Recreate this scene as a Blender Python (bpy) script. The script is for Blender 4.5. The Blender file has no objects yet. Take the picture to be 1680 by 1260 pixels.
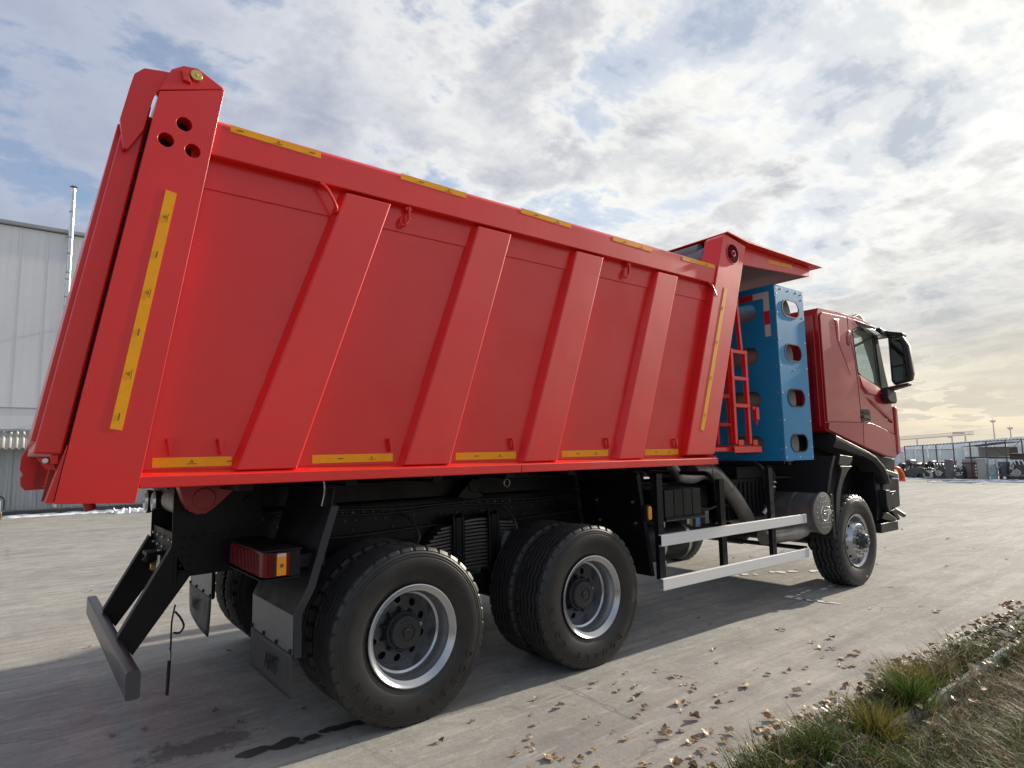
import bpy, bmesh, math, random
import numpy as np
from mathutils import Vector, Matrix

C = bpy.context
S = C.scene
COL = S.collection
R = math.radians
rnd = random.Random(7)
PI = math.pi

# ------------------------------------------------------------------ camera
cd = bpy.data.cameras.new('camera')
cd.sensor_width = 36.0
cd.lens = 22.044
cd.clip_start = 0.05
cd.clip_end = 5000
cam = bpy.data.objects.new('camera', cd)
COL.objects.link(cam)
cr = Vector((0.7877862, -0.61568352, -0.01807504))
cu = Vector((-0.05341893, -0.09752679, 0.99379824))
cf = Vector((0.613628, 0.78193499, 0.10971941))
M = Matrix((cr, cu, -cf)).transposed().to_4x4()
M.translation = Vector((-1.83498, -4.52521, 1.51148))
cam.matrix_world = M
S.camera = cam

# ------------------------------------------------------------------ sun, sky, exposure
SUN_EL, SUN_AZ = R(20), R(-2.5)            # azimuth measured from +X towards +Y
sd = Vector((math.cos(SUN_EL) * math.cos(SUN_AZ), math.cos(SUN_EL) * math.sin(SUN_AZ), math.sin(SUN_EL)))
sl = bpy.data.lights.new('sun', 'SUN')
sl.energy = 5.0
sl.angle = R(0.7)
sl.color = (1.0, 0.9, 0.76)
sun = bpy.data.objects.new('sun', sl)
COL.objects.link(sun)
sun.rotation_euler = (-sd).to_track_quat('-Z', 'Y').to_euler()

W = bpy.data.worlds.new('World')
S.world = W
W.use_nodes = True


class NT:
    """small helper for writing node trees"""
    def __init__(s, tree):
        s.t = tree
        tree.nodes.clear()

    def n(s, typ, ins=None, **props):
        nd = s.t.nodes.new(typ)
        for k, v in props.items():
            setattr(nd, k, v)
        for k, v in (ins or {}).items():
            if hasattr(v, 'is_linked') or hasattr(v, 'links'):
                s.t.links.new(v, nd.inputs[k])
            else:
                nd.inputs[k].default_value = v
        return nd

    def math(s, op, a, b=None, c=None, clamp=False):
        nd = s.n('ShaderNodeMath', operation=op, use_clamp=clamp)
        for i, v in enumerate((a, b, c)):
            if v is None:
                continue
            if hasattr(v, 'is_linked'):
                s.t.links.new(v, nd.inputs[i])
            else:
                nd.inputs[i].default_value = v
        return nd.outputs[0]

    def mix(s, fac, a, b, typ='RGBA', blend='MIX'):
        nd = s.n('ShaderNodeMix', data_type=typ)
        if typ == 'RGBA':
            nd.blend_type = blend
        ia, ib, io = (6, 7, 2) if typ == 'RGBA' else (2, 3, 0)
        for i, v in ((0, fac), (ia, a), (ib, b)):
            if hasattr(v, 'is_linked'):
                s.t.links.new(v, nd.inputs[i])
            else:
                nd.inputs[i].default_value = v
        return nd.outputs[io]

    def ramp(s, fac, stops, interp='LINEAR'):
        nd = s.n('ShaderNodeValToRGB')
        r = nd.color_ramp
        r.interpolation = interp
        while len(r.elements) < len(stops):
            r.elements.new(0.5)
        for e, (p, c) in zip(r.elements, stops):
            e.position = p
            e.color = (c, c, c, 1) if isinstance(c, (int, float)) else (*c, 1)
        if hasattr(fac, 'is_linked'):
            s.t.links.new(fac, nd.inputs[0])
        return nd.outputs[0]

    def noise(s, vec, scale, detail=4, rough=0.5, dist=0.0, typ='FBM'):
        nd = s.n('ShaderNodeTexNoise', {'Scale': scale, 'Detail': detail, 'Roughness': rough, 'Distortion': dist})
        if vec is not None:
            s.t.links.new(vec, nd.inputs['Vector'])
        return nd.outputs[0]


def build_sky():
    T = NT(W.node_tree)
    tc = T.n('ShaderNodeTexCoord').outputs['Generated']
    sky = T.n('ShaderNodeTexSky', sky_type='NISHITA', sun_disc=False, sun_elevation=SUN_EL,
              sun_rotation=PI / 2 - SUN_AZ, altitude=200, air_density=1.0, dust_density=1.2, ozone_density=1.0)
    b_sky = T.n('ShaderNodeBackground', {'Color': sky.outputs[0], 'Strength': 0.14})
    nrm = T.n('ShaderNodeVectorMath', {0: tc}, operation='NORMALIZE').outputs[0]
    sp = T.n('ShaderNodeSeparateXYZ', {0: nrm})
    x, y, z = sp.outputs
    zc = T.math('MAXIMUM', z, 0.0)
    den = T.math('ADD', zc, 0.16)
    pv = T.n('ShaderNodeCombineXYZ', {0: T.math('DIVIDE', x, den), 1: T.math('DIVIDE', y, den), 2: 0.35}).outputs[0]
    # angle to the sun
    dt = T.n('ShaderNodeVectorMath', {0: nrm, 1: tuple(sd)}, operation='DOT_PRODUCT').outputs['Value']
    dt = T.math('MAXIMUM', dt, 0.0)
    glow = T.math('POWER', dt, 2.5)
    glow2 = T.math('POWER', dt, 16.0)
    # large cloud fields, broken puffs, thin streaks
    n1 = T.noise(pv, 0.75, 3, 0.5, 0.3)
    n2 = T.noise(pv, 3.0, 10, 0.60, 0.2)
    mp = T.n('ShaderNodeMapping', {'Vector': pv, 'Rotation': (0, 0, R(38)), 'Scale': (0.9, 2.2, 1)}).outputs[0]
    n3 = T.noise(mp, 1.7, 7, 0.62, 0.4)
    dens = T.math('ADD', T.math('MULTIPLY', n1, 0.34), T.math('MULTIPLY', n2, 0.66))
    dens = T.math('ADD', dens, T.math('MULTIPLY', T.math('SUBTRACT', n3, 0.5), 0.30))
    dens = T.math('ADD', dens, T.math('MULTIPLY', glow, 0.02))
    mask = T.ramp(dens, [(0.395, 0.0), (0.455, 0.45), (0.535, 1.0)], 'EASE')
    core = T.ramp(dens, [(0.475, 0.0), (0.60, 1.0)], 'EASE')
    # relief: thicker parts of the cloud are greyer, edges brighter
    n4 = T.noise(pv, 4.6, 8, 0.62, 0.2)
    shade = T.math('MULTIPLY', core, T.ramp(n4, [(0.36, 0.25), (0.66, 0.85)]))
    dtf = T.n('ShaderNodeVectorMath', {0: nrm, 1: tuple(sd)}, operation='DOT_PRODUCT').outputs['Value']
    front = T.n('ShaderNodeMapRange', {0: dtf, 1: -0.12, 2: -0.8, 3: 0.0, 4: 1.0}, interpolation_type='SMOOTHSTEP').outputs[0]  # unseen clouds opposite the sun made brighter to fill the lorry's near side
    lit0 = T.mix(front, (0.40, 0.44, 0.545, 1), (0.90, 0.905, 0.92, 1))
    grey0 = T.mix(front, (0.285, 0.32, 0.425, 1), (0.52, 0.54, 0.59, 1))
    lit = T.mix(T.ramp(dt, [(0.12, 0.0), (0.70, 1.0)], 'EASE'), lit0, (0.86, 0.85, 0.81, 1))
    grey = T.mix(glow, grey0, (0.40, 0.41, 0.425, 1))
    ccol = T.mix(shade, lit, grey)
    gap = T.mix(glow, (0.24, 0.30, 0.46, 1), (0.46, 0.50, 0.54, 1))
    ccol = T.mix(mask, gap, ccol)
    # low down the clouds go grey, then to a pale warm band at the horizon
    lowf = T.ramp(z, [(0.0, 1.0), (0.12, 0.75), (0.32, 0.0)], 'EASE')
    mpl = T.n('ShaderNodeMapping', {'Vector': pv, 'Rotation': (0, 0, R(-30)), 'Scale': (1.6, 0.7, 1)}).outputs[0]
    n5 = T.noise(mpl, 1.9, 8, 0.6, 0.3)
    lowc = T.mix(T.ramp(n5, [(0.40, 0.0), (0.60, 1.0)]), (0.33, 0.33, 0.33, 1), (0.58, 0.56, 0.505, 1))
    ccol = T.mix(T.math('MULTIPLY', lowf, 0.85), ccol, lowc)
    warm = T.ramp(z, [(0.0, 1.0), (0.06, 0.9), (0.20, 0.0)], 'EASE')
    ccol = T.mix(T.math('MULTIPLY', warm, T.math('ADD', 0.35, T.math('MULTIPLY', glow, 0.5))), ccol, (0.60, 0.545, 0.43, 1))
    stren = T.math('ADD', 0.92, T.math('MULTIPLY', glow2, 0.12))
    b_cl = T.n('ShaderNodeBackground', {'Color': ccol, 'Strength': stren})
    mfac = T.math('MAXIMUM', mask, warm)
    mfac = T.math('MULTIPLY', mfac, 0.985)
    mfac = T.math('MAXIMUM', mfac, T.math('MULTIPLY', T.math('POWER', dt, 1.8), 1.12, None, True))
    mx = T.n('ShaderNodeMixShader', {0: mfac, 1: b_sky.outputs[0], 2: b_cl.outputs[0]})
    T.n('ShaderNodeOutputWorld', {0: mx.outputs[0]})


build_sky()
S.view_settings.view_transform = 'Standard'
S.view_settings.look = 'None'
S.view_settings.exposure = 0.42
S.view_settings.gamma = 1.0
S.view_settings.use_curve_mapping = False
S.render.engine = 'CYCLES'
S.cycles.use_denoising = True
S.cycles.max_bounces = 8
S.cycles.transparent_max_bounces = 8
try:
    S.cycles.denoiser = 'OPENIMAGEDENOISE'
except Exception:
    pass


# ------------------------------------------------------------------ materials
def mat(name, col, rough=0.5, metal=0.0, coat=0.0, spec=0.5, bump=0.0, bscale=40.0, var=0.0, vscale=6.0, dirt=None,
        wave=0.0, dirt_scale=3.0, dirt_lo=0.5, dirt_hi=0.72, stretch=None, coat_rough=0.08):
    m = bpy.data.materials.new(name)
    m.use_nodes = True
    T = NT(m.node_tree)
    p = T.n('ShaderNodeBsdfPrincipled', {'Base Color': (*col, 1), 'Roughness': rough, 'Metallic': metal,
                                         'Coat Weight': coat, 'Coat Roughness': coat_rough, 'Specular IOR Level': spec})
    T.n('ShaderNodeOutputMaterial', {0: p.outputs[0]})
    tc = T.n('ShaderNodeTexCoord').outputs['Object']
    if stretch:
        tc = T.n('ShaderNodeMapping', {'Vector': tc, 'Scale': stretch}).outputs[0]
    c = None
    if var:
        n = T.noise(tc, vscale, 6, 0.6)
        lo = tuple(v * (1 - var) for v in col)
        hi = tuple(min(1, v * (1 + var)) for v in col)
        c = T.ramp(n, [(0.3, lo), (0.7, hi)])
    if dirt:
        n = T.noise(tc, dirt_scale, 8, 0.65)
        f = T.ramp(n, [(dirt_lo, 0.0), (dirt_hi, 1.0)])
        c = T.mix(T.math('MULTIPLY', f, dirt[1]), c if c is not None else (*col, 1), (*dirt[0], 1))
        rr = T.math('ADD', rough, T.math('MULTIPLY', f, 0.25), clamp=True)
        T.t.links.new(rr, p.inputs['Roughness'])
    if c is not None:
        T.t.links.new(c, p.inputs['Base Color'])
    if bump:
        n = T.noise(tc, bscale, 3, 0.5)
        b = T.n('ShaderNodeBump', {'Height': n, 'Strength': bump, 'Distance': 0.01})
        if wave:
            b = T.n('ShaderNodeBump', {'Height': T.noise(tc, 1.3, 2, 0.4), 'Strength': wave, 'Distance': 0.05, 'Normal': b.outputs[0]})
        T.t.links.new(b.outputs[0], p.inputs['Normal'])
    return m


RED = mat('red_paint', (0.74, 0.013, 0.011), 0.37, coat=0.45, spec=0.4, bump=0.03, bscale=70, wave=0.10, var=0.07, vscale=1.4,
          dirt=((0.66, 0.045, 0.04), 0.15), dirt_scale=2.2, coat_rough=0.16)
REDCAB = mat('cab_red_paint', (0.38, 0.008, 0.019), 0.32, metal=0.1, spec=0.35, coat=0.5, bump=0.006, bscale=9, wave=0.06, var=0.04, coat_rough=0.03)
REDDK = mat('dark_red_paint', (0.33, 0.012, 0.016), 0.45, coat=0.2)
BLACK = mat('chassis_black', (0.0060, 0.0065, 0.0085), 0.42, spec=0.26, bump=0.05, bscale=60, var=0.25, vscale=5,
            dirt=((0.022, 0.021, 0.020), 0.3), dirt_scale=4)
BLACKP = mat('black_plastic', (0.016, 0.0165, 0.018), 0.44, spec=0.4, bump=0.05, bscale=180, dirt=((0.045, 0.043, 0.04), 0.25))
GREYBLK = mat('dark_grey_paint', (0.036, 0.039, 0.046), 0.36, coat=0.15, bump=0.03, bscale=70, dirt=((0.075, 0.072, 0.07), 0.3))
GREYPL = mat('grey_plate', (0.20, 0.205, 0.21), 0.42, metal=0.55, bump=0.04, bscale=30, var=0.12, vscale=3, stretch=(1, 1, 4))
RUBFLAP = mat('rubber_flap', (0.034, 0.036, 0.039), 0.5, bump=0.06, bscale=40, dirt=((0.10, 0.097, 0.093), 0.35))
ALU = mat('anodised_aluminium', (0.80, 0.80, 0.785), 0.42, metal=0.12, bump=0.02, bscale=60, stretch=(0.15, 1, 6), var=0.05, vscale=20)
ZINC = mat('zinc_steel', (0.62, 0.62, 0.60), 0.32, metal=0.85, var=0.1)
BRASS = mat('passivated_brass', (0.62, 0.45, 0.16), 0.3, metal=0.9)
RIMS = mat('silver_rim_paint', (0.46, 0.47, 0.49), 0.27, metal=0.8, coat=0.3, bump=0.015, bscale=40, dirt=((0.3, 0.28, 0.26), 0.3))
DISCM = mat('disc_shaded_grey', (0.105, 0.108, 0.115), 0.4, metal=0.3, coat=0.1, bump=0.02, bscale=40, var=0.1)  # silver disc darkened to stand for shade deep in the rim
HUBM = mat('hub_dark_grey', (0.022, 0.024, 0.028), 0.38, coat=0.2, bump=0.05, bscale=60)
STEELDK = mat('dark_steel', (0.13, 0.125, 0.12), 0.42, metal=0.6, bump=0.05, bscale=50, var=0.3, vscale=4)
EXH = mat('exhaust_steel', (0.30, 0.285, 0.27), 0.42, metal=0.75, bump=0.04, bscale=50, var=0.25, vscale=5, dirt=((0.16, 0.11, 0.08), 0.4))
BLUE = mat('blue_paint', (0.008, 0.24, 0.49), 0.42, spec=0.35, coat=0.12, bump=0.015, bscale=30, var=0.06, vscale=2)
GASCYL = mat('gas_cylinder', (0.34, 0.33, 0.31), 0.5, var=0.12, vscale=6)
YEL = mat('yellow_tape', (0.95, 0.40, 0.008), 0.45, spec=0.25, coat=0.05, bump=0.03, bscale=300, var=0.05, vscale=30)
TAPEINK = mat('tape_print', (0.20, 0.085, 0.012), 0.5)
TWHITE = mat('white_tape', (0.55, 0.55, 0.55), 0.4)
TRED = mat('red_tape', (0.55, 0.02, 0.03), 0.4)
HOLE = mat('hole_black', (0.006, 0.005, 0.005), 0.8)
LAMPRED = mat('red_lens', (0.14, 0.002, 0.004), 0.18, spec=0.35, coat=0.15)
LAMPAMB = mat('amber_lens', (0.88, 0.30, 0.01), 0.15, coat=1.0)
LAMPCLR = mat('clear_lens', (0.62, 0.64, 0.66), 0.1, coat=1.0, metal=0.3)
TARP = mat('grey_tarpaulin', (0.16, 0.18, 0.20), 0.6, bump=0.3, bscale=14)
INT = mat('cab_lining', (0.56, 0.55, 0.52), 0.7, bump=0.05, bscale=80)
STICK = mat('sticker_yellow_green', (0.62, 0.66, 0.34), 0.5)
STICKY = mat('sticker_yellow', (0.80, 0.60, 0.03), 0.5)
STICKB = mat('sticker_blue', (0.10, 0.25, 0.55), 0.5)
ORANGE = mat('orange_strap', (0.90, 0.12, 0.015), 0.5)
MIRG = mat('mirror_glass', (0.13, 0.135, 0.145), 0.03, metal=1.0)
CABLEM = mat('black_cable', (0.012, 0.012, 0.012), 0.5)


def tyre_material():
    m = bpy.data.materials.new('tyre_rubber')
    m.use_nodes = True
    T = NT(m.node_tree)
    tc = T.n('ShaderNodeTexCoord').outputs['Object']
    n = T.noise(tc, 5.0, 7, 0.65)
    n2 = T.noise(tc, 26.0, 4, 0.6)
    c = T.ramp(n, [(0.32, (0.010, 0.010, 0.0102)), (0.72, (0.024, 0.0238, 0.0234))])
    c = T.mix(T.math('MULTIPLY', T.ramp(n2, [(0.55, 0.0), (0.75, 1.0)]), 0.3), c, (0.042, 0.041, 0.039, 1))
    p = T.n('ShaderNodeBsdfPrincipled', {'Base Color': c, 'Roughness': 0.45, 'Specular IOR Level': 0.5})
    b = T.n('ShaderNodeBump', {'Height': T.noise(tc, 90, 3), 'Strength': 0.08, 'Distance': 0.004})
    T.t.links.new(b.outputs[0], p.inputs['Normal'])
    T.n('ShaderNodeOutputMaterial', {0: p.outputs[0]})
    return m


TYRE = tyre_material()
TREAD = mat('tread_rubber', (0.033, 0.033, 0.033), 0.6, bump=0.1, bscale=90, var=0.3, vscale=9)


def glass_material(name, tint=(0.82, 0.86, 0.86), refl=1.0):
    m = bpy.data.materials.new(name)
    m.use_nodes = True
    T = NT(m.node_tree)
    tr = T.n('ShaderNodeBsdfTransparent', {0: (*tint, 1)})
    gl = T.n('ShaderNodeBsdfGlossy', {0: (1, 1, 1, 1), 'Roughness': 0.02})
    fc = T.n('ShaderNodeLayerWeight', {0: 0.5}).outputs['Facing']
    fr = T.math('ADD', 0.03, T.math('MULTIPLY', T.math('POWER', fc, 5.0), 0.9))
    mx = T.n('ShaderNodeMixShader', {0: T.math('MULTIPLY', fr, refl), 1: tr.outputs[0], 2: gl.outputs[0]})
    T.n('ShaderNodeOutputMaterial', {0: mx.outputs[0]})
    return m


GLASS = glass_material('window_glass')


def ground_material():
    m = bpy.data.materials.new('concrete_yard')
    m.use_nodes = True
    T = NT(m.node_tree)
    tc = T.n('ShaderNodeTexCoord').outputs['Object']
    big = T.noise(tc, 0.33, 5, 0.55, 0.6)
    mid = T.noise(tc, 1.6, 8, 0.62, 0.4)
    fine = T.noise(tc, 22, 6, 0.7)
    sand = T.noise(tc, 160, 3, 0.6)
    # streaks along the way the lorries drive and trowel marks across it
    m1 = T.n('ShaderNodeMapping', {'Vector': tc, 'Rotation': (0, 0, R(-24)), 'Scale': (0.22, 3.2, 1)}).outputs[0]
    st = T.noise(m1, 1.15, 7, 0.6, 0.7)
    m2 = T.n('ShaderNodeMapping', {'Vector': tc, 'Rotation': (0, 0, R(9)), 'Scale': (0.35, 5.5, 1)}).outputs[0]
    st2 = T.noise(m2, 1.6, 6, 0.62, 0.9)
    c = T.ramp(mid, [(0.30, (0.225, 0.218, 0.202)), (0.68, (0.395, 0.380, 0.348))])
    c = T.mix(T.math('MULTIPLY', T.ramp(st, [(0.44, 0.0), (0.64, 1.0)]), 0.6), c, (0.45, 0.425, 0.37, 1))
    c = T.mix(T.math('MULTIPLY', T.ramp(st2, [(0.50, 0.0), (0.68, 1.0)]), 0.5), c, (0.195, 0.186, 0.168, 1))
    c = T.mix(T.math('MULTIPLY', T.ramp(big, [(0.52, 0.0), (0.70, 1.0)]), 0.45), c, (0.20, 0.192, 0.18, 1))
    c = T.mix(T.ramp(fine, [(0.30, 0.35), (0.55, 0.0)]), c, (0.19, 0.18, 0.165, 1))
    c = T.mix(T.ramp(sand, [(0.62, 0.0), (0.76, 0.35)]), c, (0.52, 0.50, 0.46, 1))
    m3 = T.n('ShaderNodeMapping', {'Vector': tc, 'Rotation': (0, 0, R(14)), 'Scale': (1.0, 5.0, 1)}).outputs[0]
    st3 = T.noise(m3, 2.6, 8, 0.68, 1.2)
    c = T.mix(T.math('MULTIPLY', T.ramp(st3, [(0.54, 0.0), (0.66, 1.0)]), 0.55), c, (0.50, 0.475, 0.42, 1))
    blot = T.noise(tc, 4.3, 7, 0.7, 0.5)
    c = T.mix(T.math('MULTIPLY', T.ramp(blot, [(0.57, 0.0), (0.70, 1.0)]), 0.5), c, (0.17, 0.163, 0.148, 1))
    # patchy scaling of the surface skin
    sc1 = T.n('ShaderNodeTexVoronoi', {'Vector': T.n('ShaderNodeVectorMath', {0: tc, 1: T.n('ShaderNodeCombineXYZ', {0: T.math('MULTIPLY', fine, 0.10), 1: T.math('MULTIPLY', mid, 0.3), 2: 0.0}).outputs[0]}, operation='ADD').outputs[0], 'Scale': 7.5})
    scv = T.n('ShaderNodeSeparateColor', {0: sc1.outputs['Color']}).outputs[0]
    c = T.mix(T.math('MULTIPLY', T.ramp(scv, [(0.25, 1.0), (0.30, 0.0)], 'EASE'), T.ramp(mid, [(0.42, 0.0), (0.62, 0.32)])), c, (0.22, 0.212, 0.195, 1))
    # dried film beside the kerb and around the parked lorry
    vo = T.n('ShaderNodeTexVoronoi', {'Vector': T.n('ShaderNodeVectorMath', {0: tc, 1: (0.0, 0.0, 0.0)}, operation='ADD').outputs[0],
                                      'Scale': 0.55}, feature='DISTANCE_TO_EDGE')
    crk_n = T.noise(tc, 3.0, 5, 0.7)
    crk = T.math('ADD', vo.outputs['Distance'], T.math('MULTIPLY', T.math('SUBTRACT', crk_n, 0.5), 0.10))
    crk = T.ramp(T.math('ABSOLUTE', crk), [(0.0, 1.0), (0.006, 0.0)])
    crk = T.math('MULTIPLY', crk, T.ramp(big, [(0.45, 0.0), (0.6, 0.55)]))
    c = T.mix(crk, c, (0.12, 0.11, 0.10, 1))
    # small specks of litter and grit
    sv = T.n('ShaderNodeTexVoronoi', {'Vector': tc, 'Scale': 9.0})
    sk = T.math('LESS_THAN', sv.outputs['Distance'], T.math('MULTIPLY', T.math('GREATER_THAN', T.n('ShaderNodeSeparateColor', {0: sv.outputs['Color']}).outputs[0], 0.80), 0.085))
    c = T.mix(T.math('MULTIPLY', sk, 0.6), c, (0.12, 0.09, 0.06, 1))
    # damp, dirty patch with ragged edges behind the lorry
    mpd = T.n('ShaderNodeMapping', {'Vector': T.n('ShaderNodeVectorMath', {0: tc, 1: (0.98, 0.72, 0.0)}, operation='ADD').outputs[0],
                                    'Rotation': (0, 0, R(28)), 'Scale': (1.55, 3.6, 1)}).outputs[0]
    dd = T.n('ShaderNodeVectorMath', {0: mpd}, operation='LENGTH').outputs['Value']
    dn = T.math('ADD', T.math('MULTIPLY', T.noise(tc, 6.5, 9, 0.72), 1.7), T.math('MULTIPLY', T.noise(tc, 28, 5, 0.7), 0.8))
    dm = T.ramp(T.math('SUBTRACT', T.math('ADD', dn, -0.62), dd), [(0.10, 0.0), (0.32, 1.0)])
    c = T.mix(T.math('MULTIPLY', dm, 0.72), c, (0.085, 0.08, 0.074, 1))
    p = T.n('ShaderNodeBsdfPrincipled', {'Base Color': c, 'Roughness': 0.85, 'Specular IOR Level': 0.3})
    h = T.math('ADD', T.math('MULTIPLY', fine, 0.5), T.math('ADD', T.math('MULTIPLY', sand, 0.22), T.math('MULTIPLY', st2, 0.9)))
    b = T.n('ShaderNodeBump', {'Height': h, 'Strength': 0.42, 'Distance': 0.02})
    T.t.links.new(b.outputs[0], p.inputs['Normal'])
    T.n('ShaderNodeOutputMaterial', {0: p.outputs[0]})
    return m


# ------------------------------------------------------------------ mesh builder
class MB:
    def __init__(s):
        s.v, s.f, s.m = [], [], []

    def add(s, vs, fs, mi=0):
        o = len(s.v)
        s.v.extend([tuple(p) for p in vs])
        s.f.extend([tuple(i + o for i in q) for q in fs])
        s.m.extend([mi] * len(fs))
        return s

    def box(s, x0, x1, y0, y1, z0, z1, mi=0):
        v = [(x, y, z) for x in (x0, x1) for y in (y0, y1) for z in (z0, z1)]
        return s.add(v, [(0, 1, 3, 2), (4, 6, 7, 5), (0, 4, 5, 1), (2, 3, 7, 6), (0, 2, 6, 4), (1, 5, 7, 3)], mi)

    def loft(s, rings, caps=True, closed=True, mi=0):
        n = len(rings[0])
        vs = [p for r_ in rings for p in r_]
        fs = []
        for a in range(len(rings) - 1):
            for i in range(n if closed else n - 1):
                j = (i + 1) % n
                fs.append((a * n + i, a * n + j, (a + 1) * n + j, (a + 1) * n + i))
        if caps:
            fs.append(tuple(range(n))[::-1])
            fs.append(tuple((len(rings) - 1) * n + i for i in range(n)))
        return s.add(vs, fs, mi)

    def prism(s, poly, y0, y1, mi=0):                 # polygon in x,z drawn out along y
        return s.loft([[(x, y0, z) for x, z in poly], [(x, y1, z) for x, z in poly]], mi=mi)

    def prismx(s, poly, x0, x1, mi=0):                # polygon in y,z drawn out along x
        return s.loft([[(x0, y, z) for y, z in poly], [(x1, y, z) for y, z in poly]], mi=mi)

    def prismz(s, poly, z0, z1, mi=0):
        return s.loft([[(x, y, z0) for x, y in poly], [(x, y, z1) for x, y in poly]], mi=mi)

    def rings(s, stations, n=16, mi=0, caps=True):
        """stations: (point, direction, radius)"""
        out = []
        up = None
        for p, d, r_ in stations:
            d = Vector(d).normalized()
            if up is None:
                up = Vector((0, 0, 1)) if abs(d.z) < 0.9 else Vector((1, 0, 0))
            a = (up - d * up.dot(d)).normalized()
            up = a
            b = d.cross(a)
            out.append([tuple(Vector(p) + (a * math.cos(2 * PI * k / n) + b * math.sin(2 * PI * k / n)) * r_) for k in range(n)])
        return s.loft(out, caps, True, mi)

    def cyl(s, p0, p1, r0, r1=None, n=16, mi=0):
        d = Vector(p1) - Vector(p0)
        return s.rings([(p0, d, r0), (p1, d, r0 if r1 is None else r1)], n, mi)

    def tube(s, pts, r_, n=10, mi=0, sub=5):
        P = [Vector(p) for p in pts]
        if sub > 1 and len(P) > 2:
            Q = []
            for i in range(len(P) - 1):
                p0, p1, p2, p3 = P[max(i - 1, 0)], P[i], P[i + 1], P[min(i + 2, len(P) - 1)]
                for k in range(sub):
                    t = k / sub
                    Q.append(0.5 * ((2 * p1) + (p2 - p0) * t + (2 * p0 - 5 * p1 + 4 * p2 - p3) * t * t + (-p0 + 3 * p1 - 3 * p2 + p3) * t ** 3))
            Q.append(P[-1])
            P = Q
        st = []
        for i, p in enumerate(P):
            d = P[min(i + 1, len(P) - 1)] - P[max(i - 1, 0)]
            st.append((p, d, r_(i / (len(P) - 1)) if callable(r_) else r_))
        return s.rings(st, n, mi)

    def lathe(s, prof, n=64, mi=0, closed=False):     # prof: (y, r) about the y axis through the origin
        k = len(prof)
        vs, fs = [], []
        for a in range(n):
            c_, s_ = math.cos(2 * PI * a / n), math.sin(2 * PI * a / n)
            vs += [(r_ * c_, y, r_ * s_) for y, r_ in prof]
        for a in range(n):
            b = (a + 1) % n
            for i in range(k if closed else k - 1):
                j = (i + 1) % k
                fs.append((a * k + i, b * k + i, b * k + j, a * k + j))
        return s.add(vs, fs, mi)

    def bolt(s, p, d, r_=0.012, h=0.012, mi=0, n=6):
        p, d = Vector(p), Vector(d).normalized()
        return s.cyl(p, p + d * h, r_, r_ * 0.9, n, mi)

    def mesh(s, name, mats, smooth=35, fix=True):
        me = bpy.data.meshes.new(name)
        me.from_pydata(s.v, [], s.f)
        for m_ in (mats if isinstance(mats, (list, tuple)) else [mats]):
            me.materials.append(m_)
        me.polygons.foreach_set('material_index', s.m)
        if fix:
            bm = bmesh.new()
            bm.from_mesh(me)
            bmesh.ops.recalc_face_normals(bm, faces=bm.faces)
            bm.to_mesh(me)
            bm.free()
        if smooth:
            me.polygons.foreach_set('use_smooth', [True] * len(me.polygons))
            me.set_sharp_from_angle(angle=R(smooth))
        me.update()
        return me

    def build(s, name, mats, parent=None, bevel=0.0, smooth=35, seg=2, loc=None):
        o = bpy.data.objects.new(name, s.mesh(name, mats, smooth))
        COL.objects.link(o)
        if parent is not None:
            o.parent = parent
        if loc is not None:
            o.location = loc
        if bevel:
            b = o.modifiers.new('bevel', 'BEVEL')
            b.width = bevel
            b.segments = seg
            b.limit_method = 'ANGLE'
            b.angle_limit = R(32)
            b.harden_normals = True
        return o


def link(name, me, parent=None, loc=(0, 0, 0), rot=(0, 0, 0), sc=None):
    o = bpy.data.objects.new(name, me)
    COL.objects.link(o)
    o.location = loc
    o.rotation_euler = rot
    if sc is not None:
        o.scale = sc if hasattr(sc, '__len__') else (sc, sc, sc)
    if parent is not None:
        o.parent = parent
    return o


def empty(name, loc=(0, 0, 0), rz=0.0, parent=None):
    o = bpy.data.objects.new(name, None)
    COL.objects.link(o)
    o.location = loc
    o.rotation_euler = (0, 0, rz)
    o.empty_display_size = 0.2
    if parent is not None:
        o.parent = parent
    return o


def tag(o, label=None, cat=None, group=None, kind=None):
    for k, v in (('label', label), ('category', cat), ('group', group), ('kind', kind)):
        if v:
            o[k] = v
    return o


def carve(o, cutters, solver='EXACT'):
    """cut the MB shapes out of o's mesh"""
    for c in cutters:
        cm = bpy.data.objects.new('cutter', c.mesh('cutter', o.data.materials[0], 0))
        COL.objects.link(cm)
        cm.parent = None
        md = o.modifiers.new('cut', 'BOOLEAN')
        md.object = cm
        md.operation = 'DIFFERENCE'
        md.solver = solver
        # the cut goes before any bevel
        while o.modifiers[0] != md and o.modifiers.find(md.name) > 0:
            o.modifiers.move(o.modifiers.find(md.name), o.modifiers.find(md.name) - 1)
        bev = [m_ for m_ in o.modifiers if m_ != md]
        for b in bev:
            b.show_viewport = False
        C.view_layer.update()
        ev = o.evaluated_get(C.evaluated_depsgraph_get())
        me = bpy.data.meshes.new_from_object(ev)
        for b in bev:
            b.show_viewport = True
        o.modifiers.remove(md)
        o.data = me
        bpy.data.objects.remove(cm)
        me.polygons.foreach_set('use_smooth', [True] * len(me.polygons))
        me.set_sharp_from_angle(angle=R(35))
    return o


def rrect(cx, cz, w, h, rad, n=6):
    """rounded rectangle outline"""
    out = []
    for qx, qz, a0 in ((1, 1, 0), (-1, 1, 90), (-1, -1, 180), (1, -1, 270)):
        for k in range(n + 1):
            a = R(a0 + 90 * k / n)
            out.append((cx + qx * (w / 2 - rad) + rad * math.cos(a), cz + qz * (h / 2 - rad) + rad * math.sin(a)))
    return out


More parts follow.
